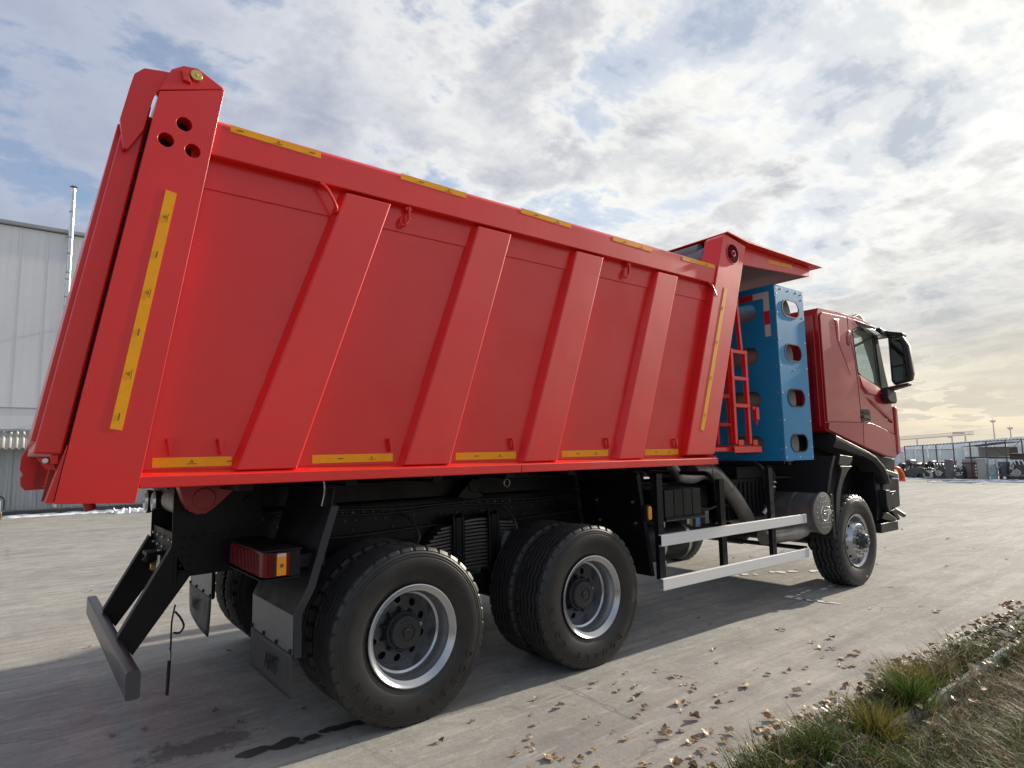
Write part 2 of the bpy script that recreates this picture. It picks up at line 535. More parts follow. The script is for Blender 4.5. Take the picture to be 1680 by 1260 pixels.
def circle(cx, cz, r_, n=20):
    return [(cx + r_ * math.cos(2 * PI * k / n), cz + r_ * math.sin(2 * PI * k / n)) for k in range(n)]


def text_mesh(txt, size, depth, material, bold=0.0):
    cu_ = bpy.data.curves.new('lettering', 'FONT')
    cu_.body = txt
    cu_.size = size
    cu_.extrude = depth
    cu_.offset = bold
    cu_.align_x = 'CENTER'
    cu_.align_y = 'CENTER'
    cu_.resolution_u = 3
    o = bpy.data.objects.new('lettering', cu_)
    COL.objects.link(o)
    C.view_layer.update()
    me = bpy.data.meshes.new_from_object(o.evaluated_get(C.evaluated_depsgraph_get()))
    bpy.data.objects.remove(o)
    me.materials.clear()
    me.materials.append(material)
    return me


# ------------------------------------------------------------------ ground
GR = ground_material()
mb = MB()
mb.add([(-1500, -1500, 0), (1500, -1500, 0), (1500, 1500, 0), (-1500, 1500, 0)], [(0, 1, 2, 3)])
g = mb.build('ground', GR, smooth=0)
tag(g, kind='structure')


def blob(cx, cy, rx, ry, z, seed, rz=0.0, n=26, rough=0.35):
    q = random.Random(seed)
    ph = [q.uniform(0, 6.28) for _ in range(5)]
    out = []
    for k in range(n):
        a = 2 * PI * k / n
        f = 1 + rough * sum(math.sin((i + 2) * a + ph[i]) / (i + 1.6) for i in range(5)) * 0.6
        x, y = rx * f * math.cos(a), ry * f * math.sin(a)
        out.append((cx + x * math.cos(rz) - y * math.sin(rz), cy + x * math.sin(rz) + y * math.cos(rz), z))
    return out


WET = mat('wet_concrete', (0.045, 0.043, 0.041), 0.35, bump=0.2, bscale=60, spec=0.4)
DAMP = mat('damp_concrete', (0.125, 0.12, 0.112), 0.7, bump=0.3, bscale=50, var=0.3, vscale=14)
WHITEP = mat('spilt_white_paint', (0.80, 0.80, 0.78), 0.6)
mb = MB()
for i, (x, y, rx, ry) in enumerate([(-0.30, -1.00, 0.075, 0.035), (-0.40, -0.985, 0.05, 0.03), (-0.505, -1.02, 0.05, 0.03), (-0.64, -1.00, 0.095, 0.045),
                                    (-0.80, -0.99, 0.075, 0.05), (-0.23, -1.03, 0.03, 0.02), (-0.57, -1.05, 0.02, 0.015)]):
    b = blob(x, y, rx, ry, 0.006, i + 3, 0.2)
    mb.add(b, [tuple(range(len(b)))])
tag(mb.build('wet_patch', WET, smooth=0), kind='structure')
mb = MB()
for i, (x, y, rx, ry) in enumerate([(4.44, -1.07, 0.055, 0.07), (4.43, -1.16, 0.05, 0.075), (4.445, -1.25, 0.034, 0.09), (4.47, -1.36, 0.026, 0.10),
                                    (4.495, -1.46, 0.018, 0.08), (4.58, -1.075, 0.045, 0.02), (4.72, -1.05, 0.05, 0.02), (4.84, -1.045, 0.05, 0.02),
                                    (5.04, -1.114, 0.06, 0.03), (5.25, -1.10, 0.06, 0.03), (5.41, -1.067, 0.03, 0.02), (4.98, -0.094, 0.05, 0.03),
                                    (5.16, -0.105, 0.05, 0.05), (5.25, -0.19, 0.04, 0.03), (5.53, -0.246, 0.05, 0.04), (5.60, -0.32, 0.07, 0.06),
                                    (5.74, -0.39, 0.07, 0.05), (5.95, -0.55, 0.08, 0.05)]):
    b = blob(x, y, rx, ry, 0.006, i + 90, 0.1, 16)
    mb.add(b, [tuple(range(len(b)))])
tag(mb.build('paint_spill', WHITEP, smooth=0), kind='structure')

# ------------------------------------------------------------------ the lorry
truck = empty('dump_truck')
tag(truck, 'red three axle dump truck with a blue gas cylinder cabinet behind its cab', 'truck')


# ---- wheels
def tyre_mesh(rad=0.497, wid=0.285, block=False):
    n = 216
    hw = wid / 2
    ribs = []                                # (y, depth, zigzag amplitude)
    tw = hw * 0.84
    grooves = [-0.66, -0.33, 0.0, 0.33, 0.66] if not block else [-0.6, -0.2, 0.2, 0.6]
    gw = 0.0075 if not block else 0.008
    for gx in grooves:
        c = gx * tw
        ribs += [(c - gw * 1.15, 0.0, 1), (c - gw * 0.8, 0.018, 1), (c + gw * 0.8, 0.018, 1), (c + gw * 1.15, 0.0, 1)]
    prof = []
    # inner face to outer face:  y from +hw to -hw  (outside is -y)
    side = [(0.78, 0.272), (0.84, 0.288), (0.87, 0.296), (0.925, 0.310), (0.965, 0.328), (0.998, 0.350), (1.018, 0.375), (1.028, 0.398), (1.022, 0.420), (1.006, 0.434), (0.980, 0.437), (0.988, 0.443), (0.978, 0.449), (0.952, 0.452), (0.960, 0.459), (0.945, 0.466), (0.920, 0.470), (0.928, 0.475), (0.88, rad - 0.010)]
    for f_, r_ in side:
        prof.append([hw * f_, r_, 0, 0])
    prof.append([tw, rad - 0.002, 0, 2])
    for y, d, z in sorted(ribs, key=lambda t: -t[0]):
        crown = rad - 0.004 * (y / tw) ** 2
        prof.append([y, crown - d, z, 0])
    prof.append([-tw, rad - 0.002, 0, 2])
    for f_, r_ in side[::-1]:
        prof.append([-hw * f_, r_, 0, 0])
    k = len(prof)
    vs, fs = [], []
    per = 4 if not block else 6
    for a in range(n):
        th = 2 * PI * a / n
        tri = abs(((a % (2 * per)) / per) - 1) * 2 - 1
        notch = (a % 6 == 0) or (a % 6 == 1 and block)
        for i, (y, r_, z, sh) in enumerate(prof):
            yy = y + (0.0075 if not block else 0.011) * tri * z
            rr = r_
            near = abs(abs(y) - tw) < 1e-6 or (abs(abs(y) - hw * 0.88) < 1e-6)
            if near and notch:
                rr -= 0.013 if not block else 0.02
            if block and notch and z and abs(y) < tw:
                rr -= 0.008
            vs.append((rr * math.cos(th), yy, max(rr * math.sin(th), -0.4862)))
    for a in range(n):
        b = (a + 1) % n
        for i in range(k - 1):
            fs.append((a * k + i, b * k + i, b * k + i + 1, a * k + i + 1))
    m_ = MB()
    m_.add(vs, fs)
    flat = lambda i: abs(prof[i][0]) <= tw + 1e-6 and prof[i][1] > rad - 0.006 and prof[i + 1][1] > rad - 0.006 and abs(prof[i + 1][0]) <= tw + 1e-6
    fl_ = [1 if flat(i) else 0 for i in range(k - 1)]
    m_.m = [fl_[i] for a in range(n) for i in range(k - 1)]
    return m_.mesh('tyre', [TYRE, TREAD], 28)


def rear_rim_mesh():
    # outer face is -y; the disc sits deep inside
    m_ = MB()
    prof = [(0.10, 0.262), (-0.108, 0.262), (-0.125, 0.284), (-0.134, 0.285), (-0.136, 0.279), (-0.122, 0.262), (-0.112, 0.246),
            (-0.085, 0.240), (-0.070, 0.232), (-0.020, 0.229), (-0.012, 0.217), (0.070, 0.213), (0.085, 0.206)]
    m_.lathe(prof, 96, 0)
    # disc with ten hand holes, dished
    n = 120
    ringsr = [0.206, 0.199, 0.137, 0.126, 0.090]
    ringsy = [0.085, 0.084, 0.064, 0.055, 0.053]
    vs, fs, o = [], [], 0
    hole_c, hole_r = 0.169, 0.0225
    for a in range(n):
        th = 2 * PI * a / n
        for r_, y in zip(ringsr, ringsy):
            vs.append((r_ * math.cos(th), y, r_ * math.sin(th)))
    k = len(ringsr)
    for a in range(n):
        b = (a + 1) % n
        for i in range(k - 1):
            if i == 1 and (a % 12) in (3, 4, 5, 6, 7, 8):
                continue
            fs.append((a * k + i, b * k + i, b * k + i + 1, a * k + i + 1))
    m_.add(vs, fs, 3)
    for h in range(10):                       # rounded surrounds that leave oval openings
        a0 = 2 * PI * (h * 12 + 6) / n
        half = 2 * PI * 3 / n
        outer, inner = [], []
        yy_ = lambda r_: 0.064 + (r_ - 0.137) / 0.062 * 0.020
        for q_ in range(32):
            t = 2 * PI * q_ / 32
            ct, st = math.cos(t), math.sin(t)
            sc = 1 / max(abs(ct), abs(st))
            ra = 0.168 + 0.031 * st * sc
            an = a0 + half * ct * sc
            outer.append((ra * math.cos(an), yy_(ra), ra * math.sin(an)))
            rb = 0.168 + 0.0235 * st
            ab = a0 + (0.0225 / 0.168) * ct
            inner.append((rb * math.cos(ab), yy_(rb), rb * math.sin(ab)))
        deep = [(x * 1.0, y + 0.012, z) for x, y, z in inner]
        m_.loft([outer, inner, deep], False, True, 3)
    # dark plate behind the openings: stands for the shaded space inside
    m_.lathe([(0.112, 0.205), (0.112, 0.05)], 48, 1)
    for h in range(10):                       # wheel nuts
        t = 2 * PI * (h + 0.5) / 10
        x, z = 0.118 * math.cos(t), 0.118 * math.sin(t)
        m_.cyl((x, 0.055, z), (x, 0.029, z), 0.0145, 0.0135, 6, 2)
        m_.cyl((x, 0.029, z), (x, 0.012, z), 0.009, 0.009, 8, 2)
    return m_.mesh('rim', [RIMS, HOLE, HUBM, DISCM], 30, True)


def rear_hub_mesh():
    m_ = MB()
    prof = [(0.07, 0.112), (-0.045, 0.112), (-0.052, 0.106), (-0.052, 0.100), (-0.078, 0.094), (-0.084, 0.088), (-0.086, 0.050), (-0.080, 0.047), (-0.080, 0.028),
            (-0.090, 0.024), (-0.092, 0.014), (-0.086, 0.010), (-0.086, 0.0005)]
    m_.lathe(prof, 56, 0)
    for h in range(12):
        t = 2 * PI * h / 12
        m_.bolt((0.103 * math.cos(t), -0.05, 0.103 * math.sin(t)), (0, -1, 0), 0.0065, 0.009, 0)
    # raised casting rib and the bright drain plug
    m_.tube([(0.066 * math.cos(t), -0.086, 0.066 * math.sin(t)) for t in [R(a) for a in range(62, 128, 8)]], 0.004, 6, 0)
    m_.cyl((0.098, -0.05, 0.030), (0.098, -0.066, 0.030), 0.0105, 0.0095, 10, 1)
    m_.cyl((0.098, -0.066, 0.030), (0.098, -0.0665, 0.030), 0.004, 0.004, 8, 2)
    return m_.mesh('hub', [HUBM, ZINC, HOLE], 32)


def front_rim_mesh():
    m_ = MB()
    m_.lathe([(0.10, 0.262), (-0.110, 0.262), (-0.130, 0.284), (-0.140, 0.285), (-0.142, 0.278), (-0.126, 0.258), (-0.075, 0.246), (-0.040, 0.236)], 80, 0)
    n = 120
    prof = [(-0.050, 0.238), (-0.075, 0.222), (-0.112, 0.196), (-0.152, 0.184), (-0.164, 0.174), (-0.166, 0.092)]
    k = len(prof)
    vs, fs = [], []
    for a in range(n):
        th = 2 * PI * a / n
        vs += [(r_ * math.cos(th), y, r_ * math.sin(th)) for y, r_ in prof]
    for a in range(n):
        b = (a + 1) % n
        for i in range(k - 1):
            if i == 1 and (a % 12) in (4, 5, 6, 7):
                continue
            fs.append((a * k + i, b * k + i, b * k + i + 1, a * k + i + 1))
    m_.add(vs, fs, 0)
    m_.lathe([(-0.03, 0.235), (-0.03, 0.05)], 40, 1)
    for h in range(10):
        t = 2 * PI * (h + 0.5) / 10
        x, z = 0.142 * math.cos(t), 0.142 * math.sin(t)
        m_.cyl((x, -0.164, z), (x, -0.176, z), 0.0175, 0.0165, 6, 2)
        m_.cyl((x, -0.176, z), (x, -0.205, z), 0.0125, 0.0115, 6, 2)
    return m_.mesh('rim', [RIMS, HOLE, ZINC], 30)


def front_hub_mesh():
    m_ = MB()
    m_.lathe([(-0.12, 0.095), (-0.172, 0.095), (-0.190, 0.086), (-0.232, 0.076), (-0.240, 0.066), (-0.242, 0.034), (-0.256, 0.030), (-0.258, 0.018), (-0.250, 0.014), (-0.250, 0.0005)], 40, 0)
    for h in range(8):
        t = 2 * PI * h / 8
        m_.bolt((0.085 * math.cos(t), -0.19, 0.085 * math.sin(t)), (0, -1, 0), 0.006, 0.01, 1)
    m_.tube([(0.024 * math.cos(R(a)), -0.257, 0.024 * math.sin(R(a))) for a in range(0, 361, 30)], 0.003, 6, 1, 1)
    return m_.mesh('hub', [HUBM, ZINC], 32)


TY = tyre_mesh()
TYF = tyre_mesh(0.497, 0.31, True)
RR, RH, FR, FH = rear_rim_mesh(), rear_hub_mesh(), front_rim_mesh(), front_hub_mesh()
ZC = 0.486


def letter_arc(txt, rad, a_start, a_end, size, yface):
    """raised lettering round the tyre wall, read clockwise from the outside, tops outward"""
    m_ = MB()
    n = len(txt)
    for i, ch in enumerate(txt):
        if ch == ' ':
            continue
        a = R(a_start + (a_end - a_start) * i / (n - 1))
        me = text_mesh(ch, size, 0.0035, TYRE, 0.0)
        up = Vector((math.cos(a), 0, math.sin(a)))
        rt = Vector((math.sin(a), 0, -math.cos(a)))
        cen = up * rad
        vs = [tuple(cen + rt * v.co.x + up * v.co.y + Vector((0, yface - v.co.z, 0))) for v in me.vertices]
        m_.add(vs, [tuple(p.vertices) for p in me.polygons])
        bpy.data.meshes.remove(me)
    return m_.mesh('lettering', TYRE, 0, False)


LETT = letter_arc('DOUBLE COIN', 0.400, -28, -152, 0.062, -0.1462)
for ax in (0.0, 1.44):
    w = empty('wheel', (ax, -1.108, ZC), 0, truck)
    link('tyre', TY, w)
    link('rim', RR, w)
    link('hub', RH, w, (0, 0.034, 0))
    tag(link('lettering', LETT, w, (0, 0, 0), (0, R(-3) if ax == 0 else R(24), 0)), kind='stuff')
    w['label'] = 'rear wheel of a twin pair with a deep silver rim'
    for y in (-0.785, 0.785, 1.108):
        w = empty('wheel', (ax, y, ZC), R(180) if y > 0 else 0, truck)
        link('tyre', TY, w)
        link('rim', RR, w)
for y in (-1.150, 1.150):
    w = empty('wheel', (5.517, y, ZC), 0 if y < 0 else PI, truck)
    w['label'] = 'front wheel with a bulging silver rim and exposed nuts'
    link('tyre', TYF, w, (0, 0, 0), (0, R(5), 0))
    link('rim', FR, w)
    link('hub', FH, w)
    if y < 0:
        m_ = MB()
        m_.box(0.10, 0.135, -0.161, -0.158, -0.405, -0.392)
        m_.build('chalk_mark', TWHITE, w, smooth=0)

# ---- chassis
mb = MB()
for s in (-1, 1):
    y0, y1 = (-0.42, -0.412) if s < 0 else (0.412, 0.42)
    mb.box(-1.10, 6.6, y0, y1, 0.872, 1.172)
    mb.box(-1.10, 6.6, min(s * 0.42, s * 0.34), max(s * 0.42, s * 0.34), 0.862, 0.872)
    mb.box(-1.10, 6.6, min(s * 0.42, s * 0.34), max(s * 0.42, s * 0.34), 1.172, 1.182)
    mb.box(-1.0, 3.0, min(s * 0.43, s * 0.35), max(s * 0.43, s * 0.35), 1.20, 1.33)
for x in (-0.6, 0.7, 2.1, 3.0, 4.3, 6.2):
    mb.box(x, x + 0.09, -0.41, 0.41, 0.90, 1.14)
frame = mb.build('chassis_frame', BLACK, truck, 0.004)
mb = MB()
for i in range(34):
    x = -0.62 + i * 0.075
    mb.bolt((x, -0.42, 1.13), (0, -1, 0), 0.010 if i % 2 else 0.014, 0.010)
    if i % 3:
        mb.bolt((x + 0.02, -0.42, 1.075), (0, -1, 0), 0.009, 0.009)
    if i % 4 == 0:
        mb.bolt((x, -0.42, 1.01), (0, -1, 0), 0.009, 0.009)
tag(mb.build('frame_bolts', GREYBLK, frame, smooth=0), kind='stuff')

# side gusset at the tail with its bolt rows, the end plate between the rails
mb = MB()
mb.prism([(-1.118, 1.355), (-0.62, 1.345), (-0.62, 0.86), (-0.76, 0.845), (-1.02, 0.838), (-1.118, 1.008)], -0.434, -0.4205)
for i in range(9):
    mb.bolt((-1.06 + i * 0.052, -0.434, 1.055 + i * 0.003), (0, -1, 0), 0.012, 0.010, 0)
for r_ in range(4):
    for c in range(2):
        mb.bolt((-1.07 + c * 0.048, -0.434, 1.00 - r_ * 0.048), (0, -1, 0), 0.011, 0.010, 0)
mb.cyl((-0.71, -0.434, 1.255), (-0.71, -0.452, 1.255), 0.026, 0.024, 14)
mb.cyl((-0.71, -0.452, 1.255), (-0.71, -0.458, 1.255), 0.012, 0.012, 10)
mb.build('tail_gusset', BLACK, truck, 0.003)
mb = MB()
mb.box(-1.085, -1.070, -0.418, 0.418, 0.81, 1.075)
mb.box(-1.10, -1.085, -0.43, -0.405, 0.80, 1.345)
mb.box(-1.115, -1.085, -0.35, 0.35, 0.79, 0.81)
for yy in (-0.32, -0.22, 0.0, 0.17, 0.34):
    for zz in (1.03, 0.97, 0.905, 0.845):
        mb.cyl((-1.085, yy, zz), (-1.102, yy, zz), 0.011, 0.010, 6, 1)
mb.tube([(-1.10, -0.12, 0.93), (-1.17, -0.12, 0.93), (-1.20, -0.12, 0.90)], 0.028, 10, 0)
mb.box(-1.21, -1.10, -0.20, -0.05, 0.945, 0.965)
mb.cyl((-1.13, -0.14, 0.97), (-1.13, -0.14, 0.82), 0.016, 0.016, 8, 1)
mb.cyl((-1.12, -0.02, 0.86), (-1.16, -0.02, 0.86), 0.022, 0.018, 8, 2)
mb.cyl((-1.12, 0.05, 0.84), (-1.15, 0.05, 0.84), 0.018, 0.014, 8, 2)
mb.build('rear_crossmember', [BLACK, ZINC, BRASS], truck, 0.003)
# air reservoir seen above the crossmember
mb = MB()
mb.cyl((-0.98, -0.30, 1.24), (-0.98, 0.30, 1.24), 0.085, 0.085, 20)
mb.build('cross_tube', EXH, truck)
# round lamps at the far side of the tail
for i, (x, y, z, r_) in enumerate([(-1.07, 0.86, 1.205, 0.085), (-1.045, 0.70, 1.205, 0.085), (-1.03, 0.70, 1.0, 0.065)]):
    mb = MB()
    mb.rings([((x + 0.07, y, z), (-1, 0, 0), r_ * 0.8), ((x + 0.02, y, z), (-1, 0, 0), r_), ((x, y, z), (-1, 0, 0), r_)], 24, 0)
    mb.rings([((x - 0.001, y, z), (-1, 0, 0), r_ * 0.88), ((x - 0.016, y, z), (-1, 0, 0), r_ * 0.7), ((x - 0.022, y, z), (-1, 0, 0), r_ * 0.25)], 24, 1)
    mb.build('round_lamp', [BLACKP, LAMPCLR], truck)
mb = MB()
mb.box(-1.01, -0.99, 0.43, 0.98, 0.94, 1.32)
mb.bolt((-1.01, 0.60, 1.22), (-1, 0, 0), 0.012, 0.014)
mb.build('lamp_bracket', BLACK, truck, 0.002)

# rear underrun bar on two sloping arms
ub = empty('underrun_guard', (0, 0, 0), 0, truck)
arm = [(-1.116, 1.012), (-1.012, 0.838), (-1.286, 0.447), (-1.362, 0.556)]
for y0, y1 in ((-0.42, -0.352), (0.352, 0.42)):
    mb = MB()
    mb.prism(arm, y0, y1)
    mb.build('arm', BLACK, ub, 0.006)
mb = MB()
mb.loft([[(x, y, z) for x, z in rrect(-1.3625, 0.4755, 0.060, 0.130, 0.014, 4)] for y in (-1.043, 1.043)])
mb.build('bar', GREYBLK, ub)

# red tipping hinge bracket
mb = MB()
mb.prism([(-1.125, 1.383), (-0.80, 1.383), (-0.83, 1.318), (-0.93, 1.225), (-0.975, 1.198), (-1.02, 1.198), (-1.06, 1.222), (-1.09, 1.275)], -0.56, -0.455)
mb.cyl((-0.985, -0.56, 1.283), (-0.985, -0.572, 1.283), 0.062, 0.060, 28)
for x in (-1.075, -0.925, -0.88, -0.835):
    mb.cyl((x, -0.56, 1.362), (x, -0.572, 1.362), 0.009, 0.008, 6, 1)
mb.build('tipping_hinge', [REDDK, ZINC], truck, 0.004)

# axles, drums, bogie springs
for ax in (0.0, 1.44):
    mb = MB()
    mb.rings([((ax, -0.98, ZC), (0, 1, 0), 0.075), ((ax, -0.20, ZC), (0, 1, 0), 0.09), ((ax, -0.13, ZC), (0, 1, 0), 0.19), ((ax, 0.10, ZC), (0, 1, 0), 0.19), ((ax, 0.20, ZC), (0, 1, 0), 0.09), ((ax, 0.98, ZC), (0, 1, 0), 0.075)], 20)
    for s in (-1, 1):
        mb.cyl((ax, s * 0.42, ZC), (ax, s * 0.64, ZC), 0.19, 0.19, 24)
    mb.build('rear_axle', BLACK, truck)
mb = MB()
mb.cyl((5.517, -0.95, ZC - 0.02), (5.517, 0.95, ZC - 0.02), 0.07, 0.07, 14)
mb.rings([((5.517, 0.05, ZC - 0.02), (0, 1, 0), 0.08), ((5.517, 0.13, ZC - 0.02), (0, 1, 0), 0.165), ((5.517, 0.30, ZC - 0.02), (0, 1, 0), 0.165), ((5.517, 0.40, ZC - 0.02), (0, 1, 0), 0.08)], 18)
mb.cyl((5.517, -0.98, ZC), (5.517, -0.80, ZC), 0.17, 0.17, 20)
mb.cyl((5.22, -0.86, ZC - 0.10), (5.22, 0.86, ZC - 0.10), 0.025, 0.025, 10)
mb.build('front_axle', BLACK, truck)
sp = empty('bogie_spring', (0, 0, 0), 0, truck)
for i in range(14):
    f_ = i / 13
    hl = 0.52 - 0.40 * abs(f_ - 0.55) - (0.12 if i in (0, 13) else 0)
    zc_ = 1.02 - i * 0.0265
    mb = MB()
    pts = [(0.93 + hl * t, zc_ - 0.020 * t * t) for t in (-1, -0.5, 0, 0.5, 1)]
    poly = [(x, z + 0.009) for x, z in pts] + [(x, z - 0.009) for x, z in pts[::-1]]
    mb.prism(poly, -0.56, -0.46)
    mb.build('leaf_spring', STEELDK, sp, 0.003)
mb = MB()
for x in (0.70, 0.78, 1.02, 1.10):
    mb.tube([(x, -0.575, 0.62), (x, -0.575, 1.03), (x, -0.51, 1.05), (x, -0.45, 1.03)], 0.014, 8, 0, 4)
mb.box(0.715, 0.765, -0.585, -0.43, 0.60, 1.05)
mb.box(1.035, 1.085, -0.585, -0.43, 0.60, 1.05)
mb.box(0.62, 1.24, -0.56, -0.43, 0.50, 0.625)
mb.build('u_bolt', BLACK, sp, 0.002)

# body hinges / cable clips under the sill, eye ring, hanging wire
mb = MB()
mb.tube([(1.146 + 0.028 * math.cos(R(a)), -0.64, 1.285 + 0.030 * math.sin(R(a))) for a in range(0, 361, 30)], 0.006, 8, 0, 1)
mb.build('eye_ring', ZINC, truck)
mb = MB()
mb.tube([(-0.49, -1.10, 1.375), (-0.485, -1.10, 1.32), (-0.50, -1.10, 1.24)], 0.004, 6)
mb.build('hanging_wire', ALU, truck)
for x in (-0.30, 0.86):
    mb = MB()
    mb.prism([(x - 0.12, 1.19), (x + 0.02, 1.33), (x + 0.14, 1.36), (x + 0.11, 1.28), (x + 0.06, 1.24), (x + 0.13, 1.19), (x + 0.05, 1.17)], -0.56, -0.44)
    mb.cyl((x + 0.03, -0.57, 1.275), (x + 0.03, -0.44, 1.275), 0.05, 0.05, 16)
    mb.build('body_rest', BLACK, truck, 0.004)
mb = MB()
mb.box(0.90, 1.75, -0.62, -0.52, 1.315, 1.35)
mb.build('prop_bar', BLACK, truck, 0.004)

# tail lamp on its bracket
tl = empty('tail_lamp', (0, 0, 0), 0, truck)
mb = MB()
mb.box(-0.848, -0.640, -1.205, -0.53, 1.034, 1.042)
mb.box(-0.846, -0.645, -1.198, -0.53, 0.892, 0.899)
mb.box(-0.700, -0.645, -1.19, -0.54, 0.899, 1.034)
mb.box(-0.640, -0.50, -1.16, -0.40, 0.93, 1.00)
mb.build('lamp_housing', BLACK, tl, 0.003)
mb = MB()
mb.loft([[(x, y, z) for x, y in [(-0.70, -0.56), (-0.824, -0.56), (-0.834, -0.60), (-0.834, -1.13), (-0.826, -1.17), (-0.81, -1.188), (-0.785, -1.190), (-0.70, -1.19)]] for z in (0.905, 1.028)])
for i in range(21):
    y = -0.58 - i * 0.027
    mb.box(-0.8375, -0.834, y - 0.004, y + 0.004, 0.912, 1.02)
for i in range(4):
    mb.box(-0.83 + i * 0.012, -0.825 + i * 0.012, -1.193, -1.186, 0.912, 1.02)
mb.build('red_lens', LAMPRED, tl, 0.002)
mb = MB()
mb.box(-0.782, -0.772, -1.196, -1.18, 0.905, 1.028)
mb.box(-0.770, -0.722, -1.203, -1.185, 0.912, 1.018, 1)
mb.box(-0.768, -0.724, -1.204, -1.190, 1.006, 1.022, 2)
mb.cyl((-0.745, -1.203, 0.962), (-0.745, -1.206, 0.962), 0.010, 0.010, 12, 3)
mb.build('amber_lens', [BLACKP, LAMPAMB, LAMPCLR, TAPEINK], tl, 0.002)

# rear mudguard: bent sheet following the wheel, grey plate, rubber flap
mg = empty('rear_mudguard', (0, 0, 0), 0, truck)
path = [(-0.682, 0.497), (-0.684, 0.706), (-0.617, 0.836), (-0.492, 1.247), (-0.480, 1.335)]
mb = MB()
poly = path + [(x + 0.012, z) for x, z in path[::-1]]
mb.prism(poly, -1.21, -0.50)
mb.build('sheet', BLACK, mg, 0.002)
mb = MB()
lip = path[:4] + [(x + 0.042, z - 0.004) for x, z in path[:4][::-1]]
mb.prism(lip, -1.222, -1.2105)
mb.build('edge_lip', mat('guard_lip_paint', (0.022, 0.024, 0.029), 0.4), mg, 0.003)
for s, (ya, yb), dark in ((-1, (-1.212, -0.51), 1), (1, (0.50, 1.20), 0)):
    if s > 0:
        mb = MB()
        mb.box(-0.68, -0.668, ya, yb, 0.50, 0.80)
        mb.box(-0.62, -0.56, 0.93, 0.96, 0.42, 0.80)
        mb.build('sheet', BLACK, mg, 0.002)
    mb = MB()
    mb.prism([(-0.6865, 0.508), (-0.6865, 0.704), (-0.6838, 0.706), (-0.6838, 0.506)], ya, yb)
    mb.build('grey_plate', GREYPL, mg, 0.001)
    mb = MB()
    for i in range(4):
        y = ya + 0.02 + (yb - ya - 0.04) * i / 3
        mb.cyl((-0.6865, y, 0.527), (-0.697, y, 0.527), 0.0125, 0.011, 6)
    tag(mb.build('flap_bolts', HOLE, mg), kind='stuff')
    # flap: a grid so it can hang with a slight curl
    nx, nz = 10, 8
    vs, fs = [], []
    for j in range(nz + 1):
        t = j / nz
        for i in range(nx + 1):
            u = i / nx
            curl = 0.03 * t * t * (0.2 if s < 0 else 1.0) * math.sin(u * 3.0 + 0.4)
            drop = 0.0 if s < 0 else (0.10 * t * max(0, 0.55 - u))
            vs.append((-0.692 - curl, ya + (yb - ya) * u, 0.512 - (0.212) * t - drop))
    w_ = nx + 1
    for j in range(nz):
        for i in range(nx):
            fs.append((j * w_ + i, j * w_ + i + 1, (j + 1) * w_ + i + 1, (j + 1) * w_ + i))
    mb = MB()
    mb.add(vs, fs)
    fl = mb.build('rubber_flap', RUBFLAP, mg)
    sm = fl.modifiers.new('thick', 'SOLIDIFY')
    sm.thickness = 0.008
    # stencil letters
    lm = text_mesh('AMT', 0.125, 0.0012, HOLE, 0.0)
    yc = (ya + yb) / 2 - (0.06 if s < 0 else -0.05)
    lo = tag(link('lettering', lm, mg, (-0.7035 - (0.006 if s > 0 else 0), yc, 0.405), (R(90), 0, R(-90)), (0.8, 1, 1)), kind='stuff')
# front mudguard of the bogie with bolts
fm = empty('mudguard', (0, 0, 0), 0, truck)
mb = MB()
pf = [(2.043, 1.356), (2.085, 1.335), (2.222, 0.515)]
mb.prism(pf + [(x - 0.014, z - 0.004) for x, z in pf[::-1]], -1.15, -0.45)
mb.build('sheet', BLACK, fm, 0.002)
mb = MB()
lip = [(2.085, 1.335), (2.222, 0.515), (2.18, 0.53), (2.048, 1.32)]
mb.prism(lip, -1.162, -1.1505)
mb.build('edge_lip', BLACK, fm, 0.002)
mb = MB()
for y in (-1.06, -0.66):
    for z in (1.10, 0.93):
        x = 2.085 + (1.335 - z) / 0.82 * 0.137 - 0.016
        mb.cyl((x, y, z), (x - 0.014, y, z), 0.012, 0.010, 8)
tag(mb.build('sheet_bolts', ZINC, fm), kind='stuff')
mb = MB()
mb.loft([[(x, y, z) for x, z in rrect(2.135, 1.02, 0.052, 0.125, 0.02, 4)] for y in (-1.20, -1.165)], mi=0)
mb.loft([[(x, y, z) for x, z in rrect(2.135, 1.02, 0.040, 0.105, 0.016, 4)] for y in (-1.214, -1.2005)], mi=1)
mb.build('side_marker', [BLACKP, LAMPAMB], truck, 0.003)

# battery box, air tank, side guard, pipes, silencer
bb = MB()
bb.box(2.60, 3.135, -1.0, -0.55, 0.912, 0.925)
for i in range(4):
    x0 = 2.607 + i * 0.131
    bb.loft([[(x, y, z) for x, y in [(x0, -0.985), (x0 + 0.122, -0.985), (x0 + 0.122, -0.56), (x0, -0.56)]] for z in (0.927, 1.165)])
bb.box(2.61, 3.12, -0.975, -0.57, 0.926, 1.155)
o = bb.build('battery_box', BLACKP, truck, 0.012, seg=3)
bb = MB()
bb.box(2.585, 3.145, -1.01, -0.55, 0.900, 0.911)
bb.build('battery_tray', STEELDK, o, 0.002)
mb = MB()
mb.rings([((2.42, -0.80, 0.70), (1, 0, 0), 0.05), ((2.44, -0.80, 0.70), (1, 0, 0), 0.13), ((2.49, -0.80, 0.70), (1, 0, 0), 0.165), ((3.05, -0.80, 0.70), (1, 0, 0), 0.165), ((3.10, -0.80, 0.70), (1, 0, 0), 0.13), ((3.12, -0.80, 0.70), (1, 0, 0), 0.05)], 28)
tank = mb.build('air_tank', BLACKP, truck)
mb = MB()
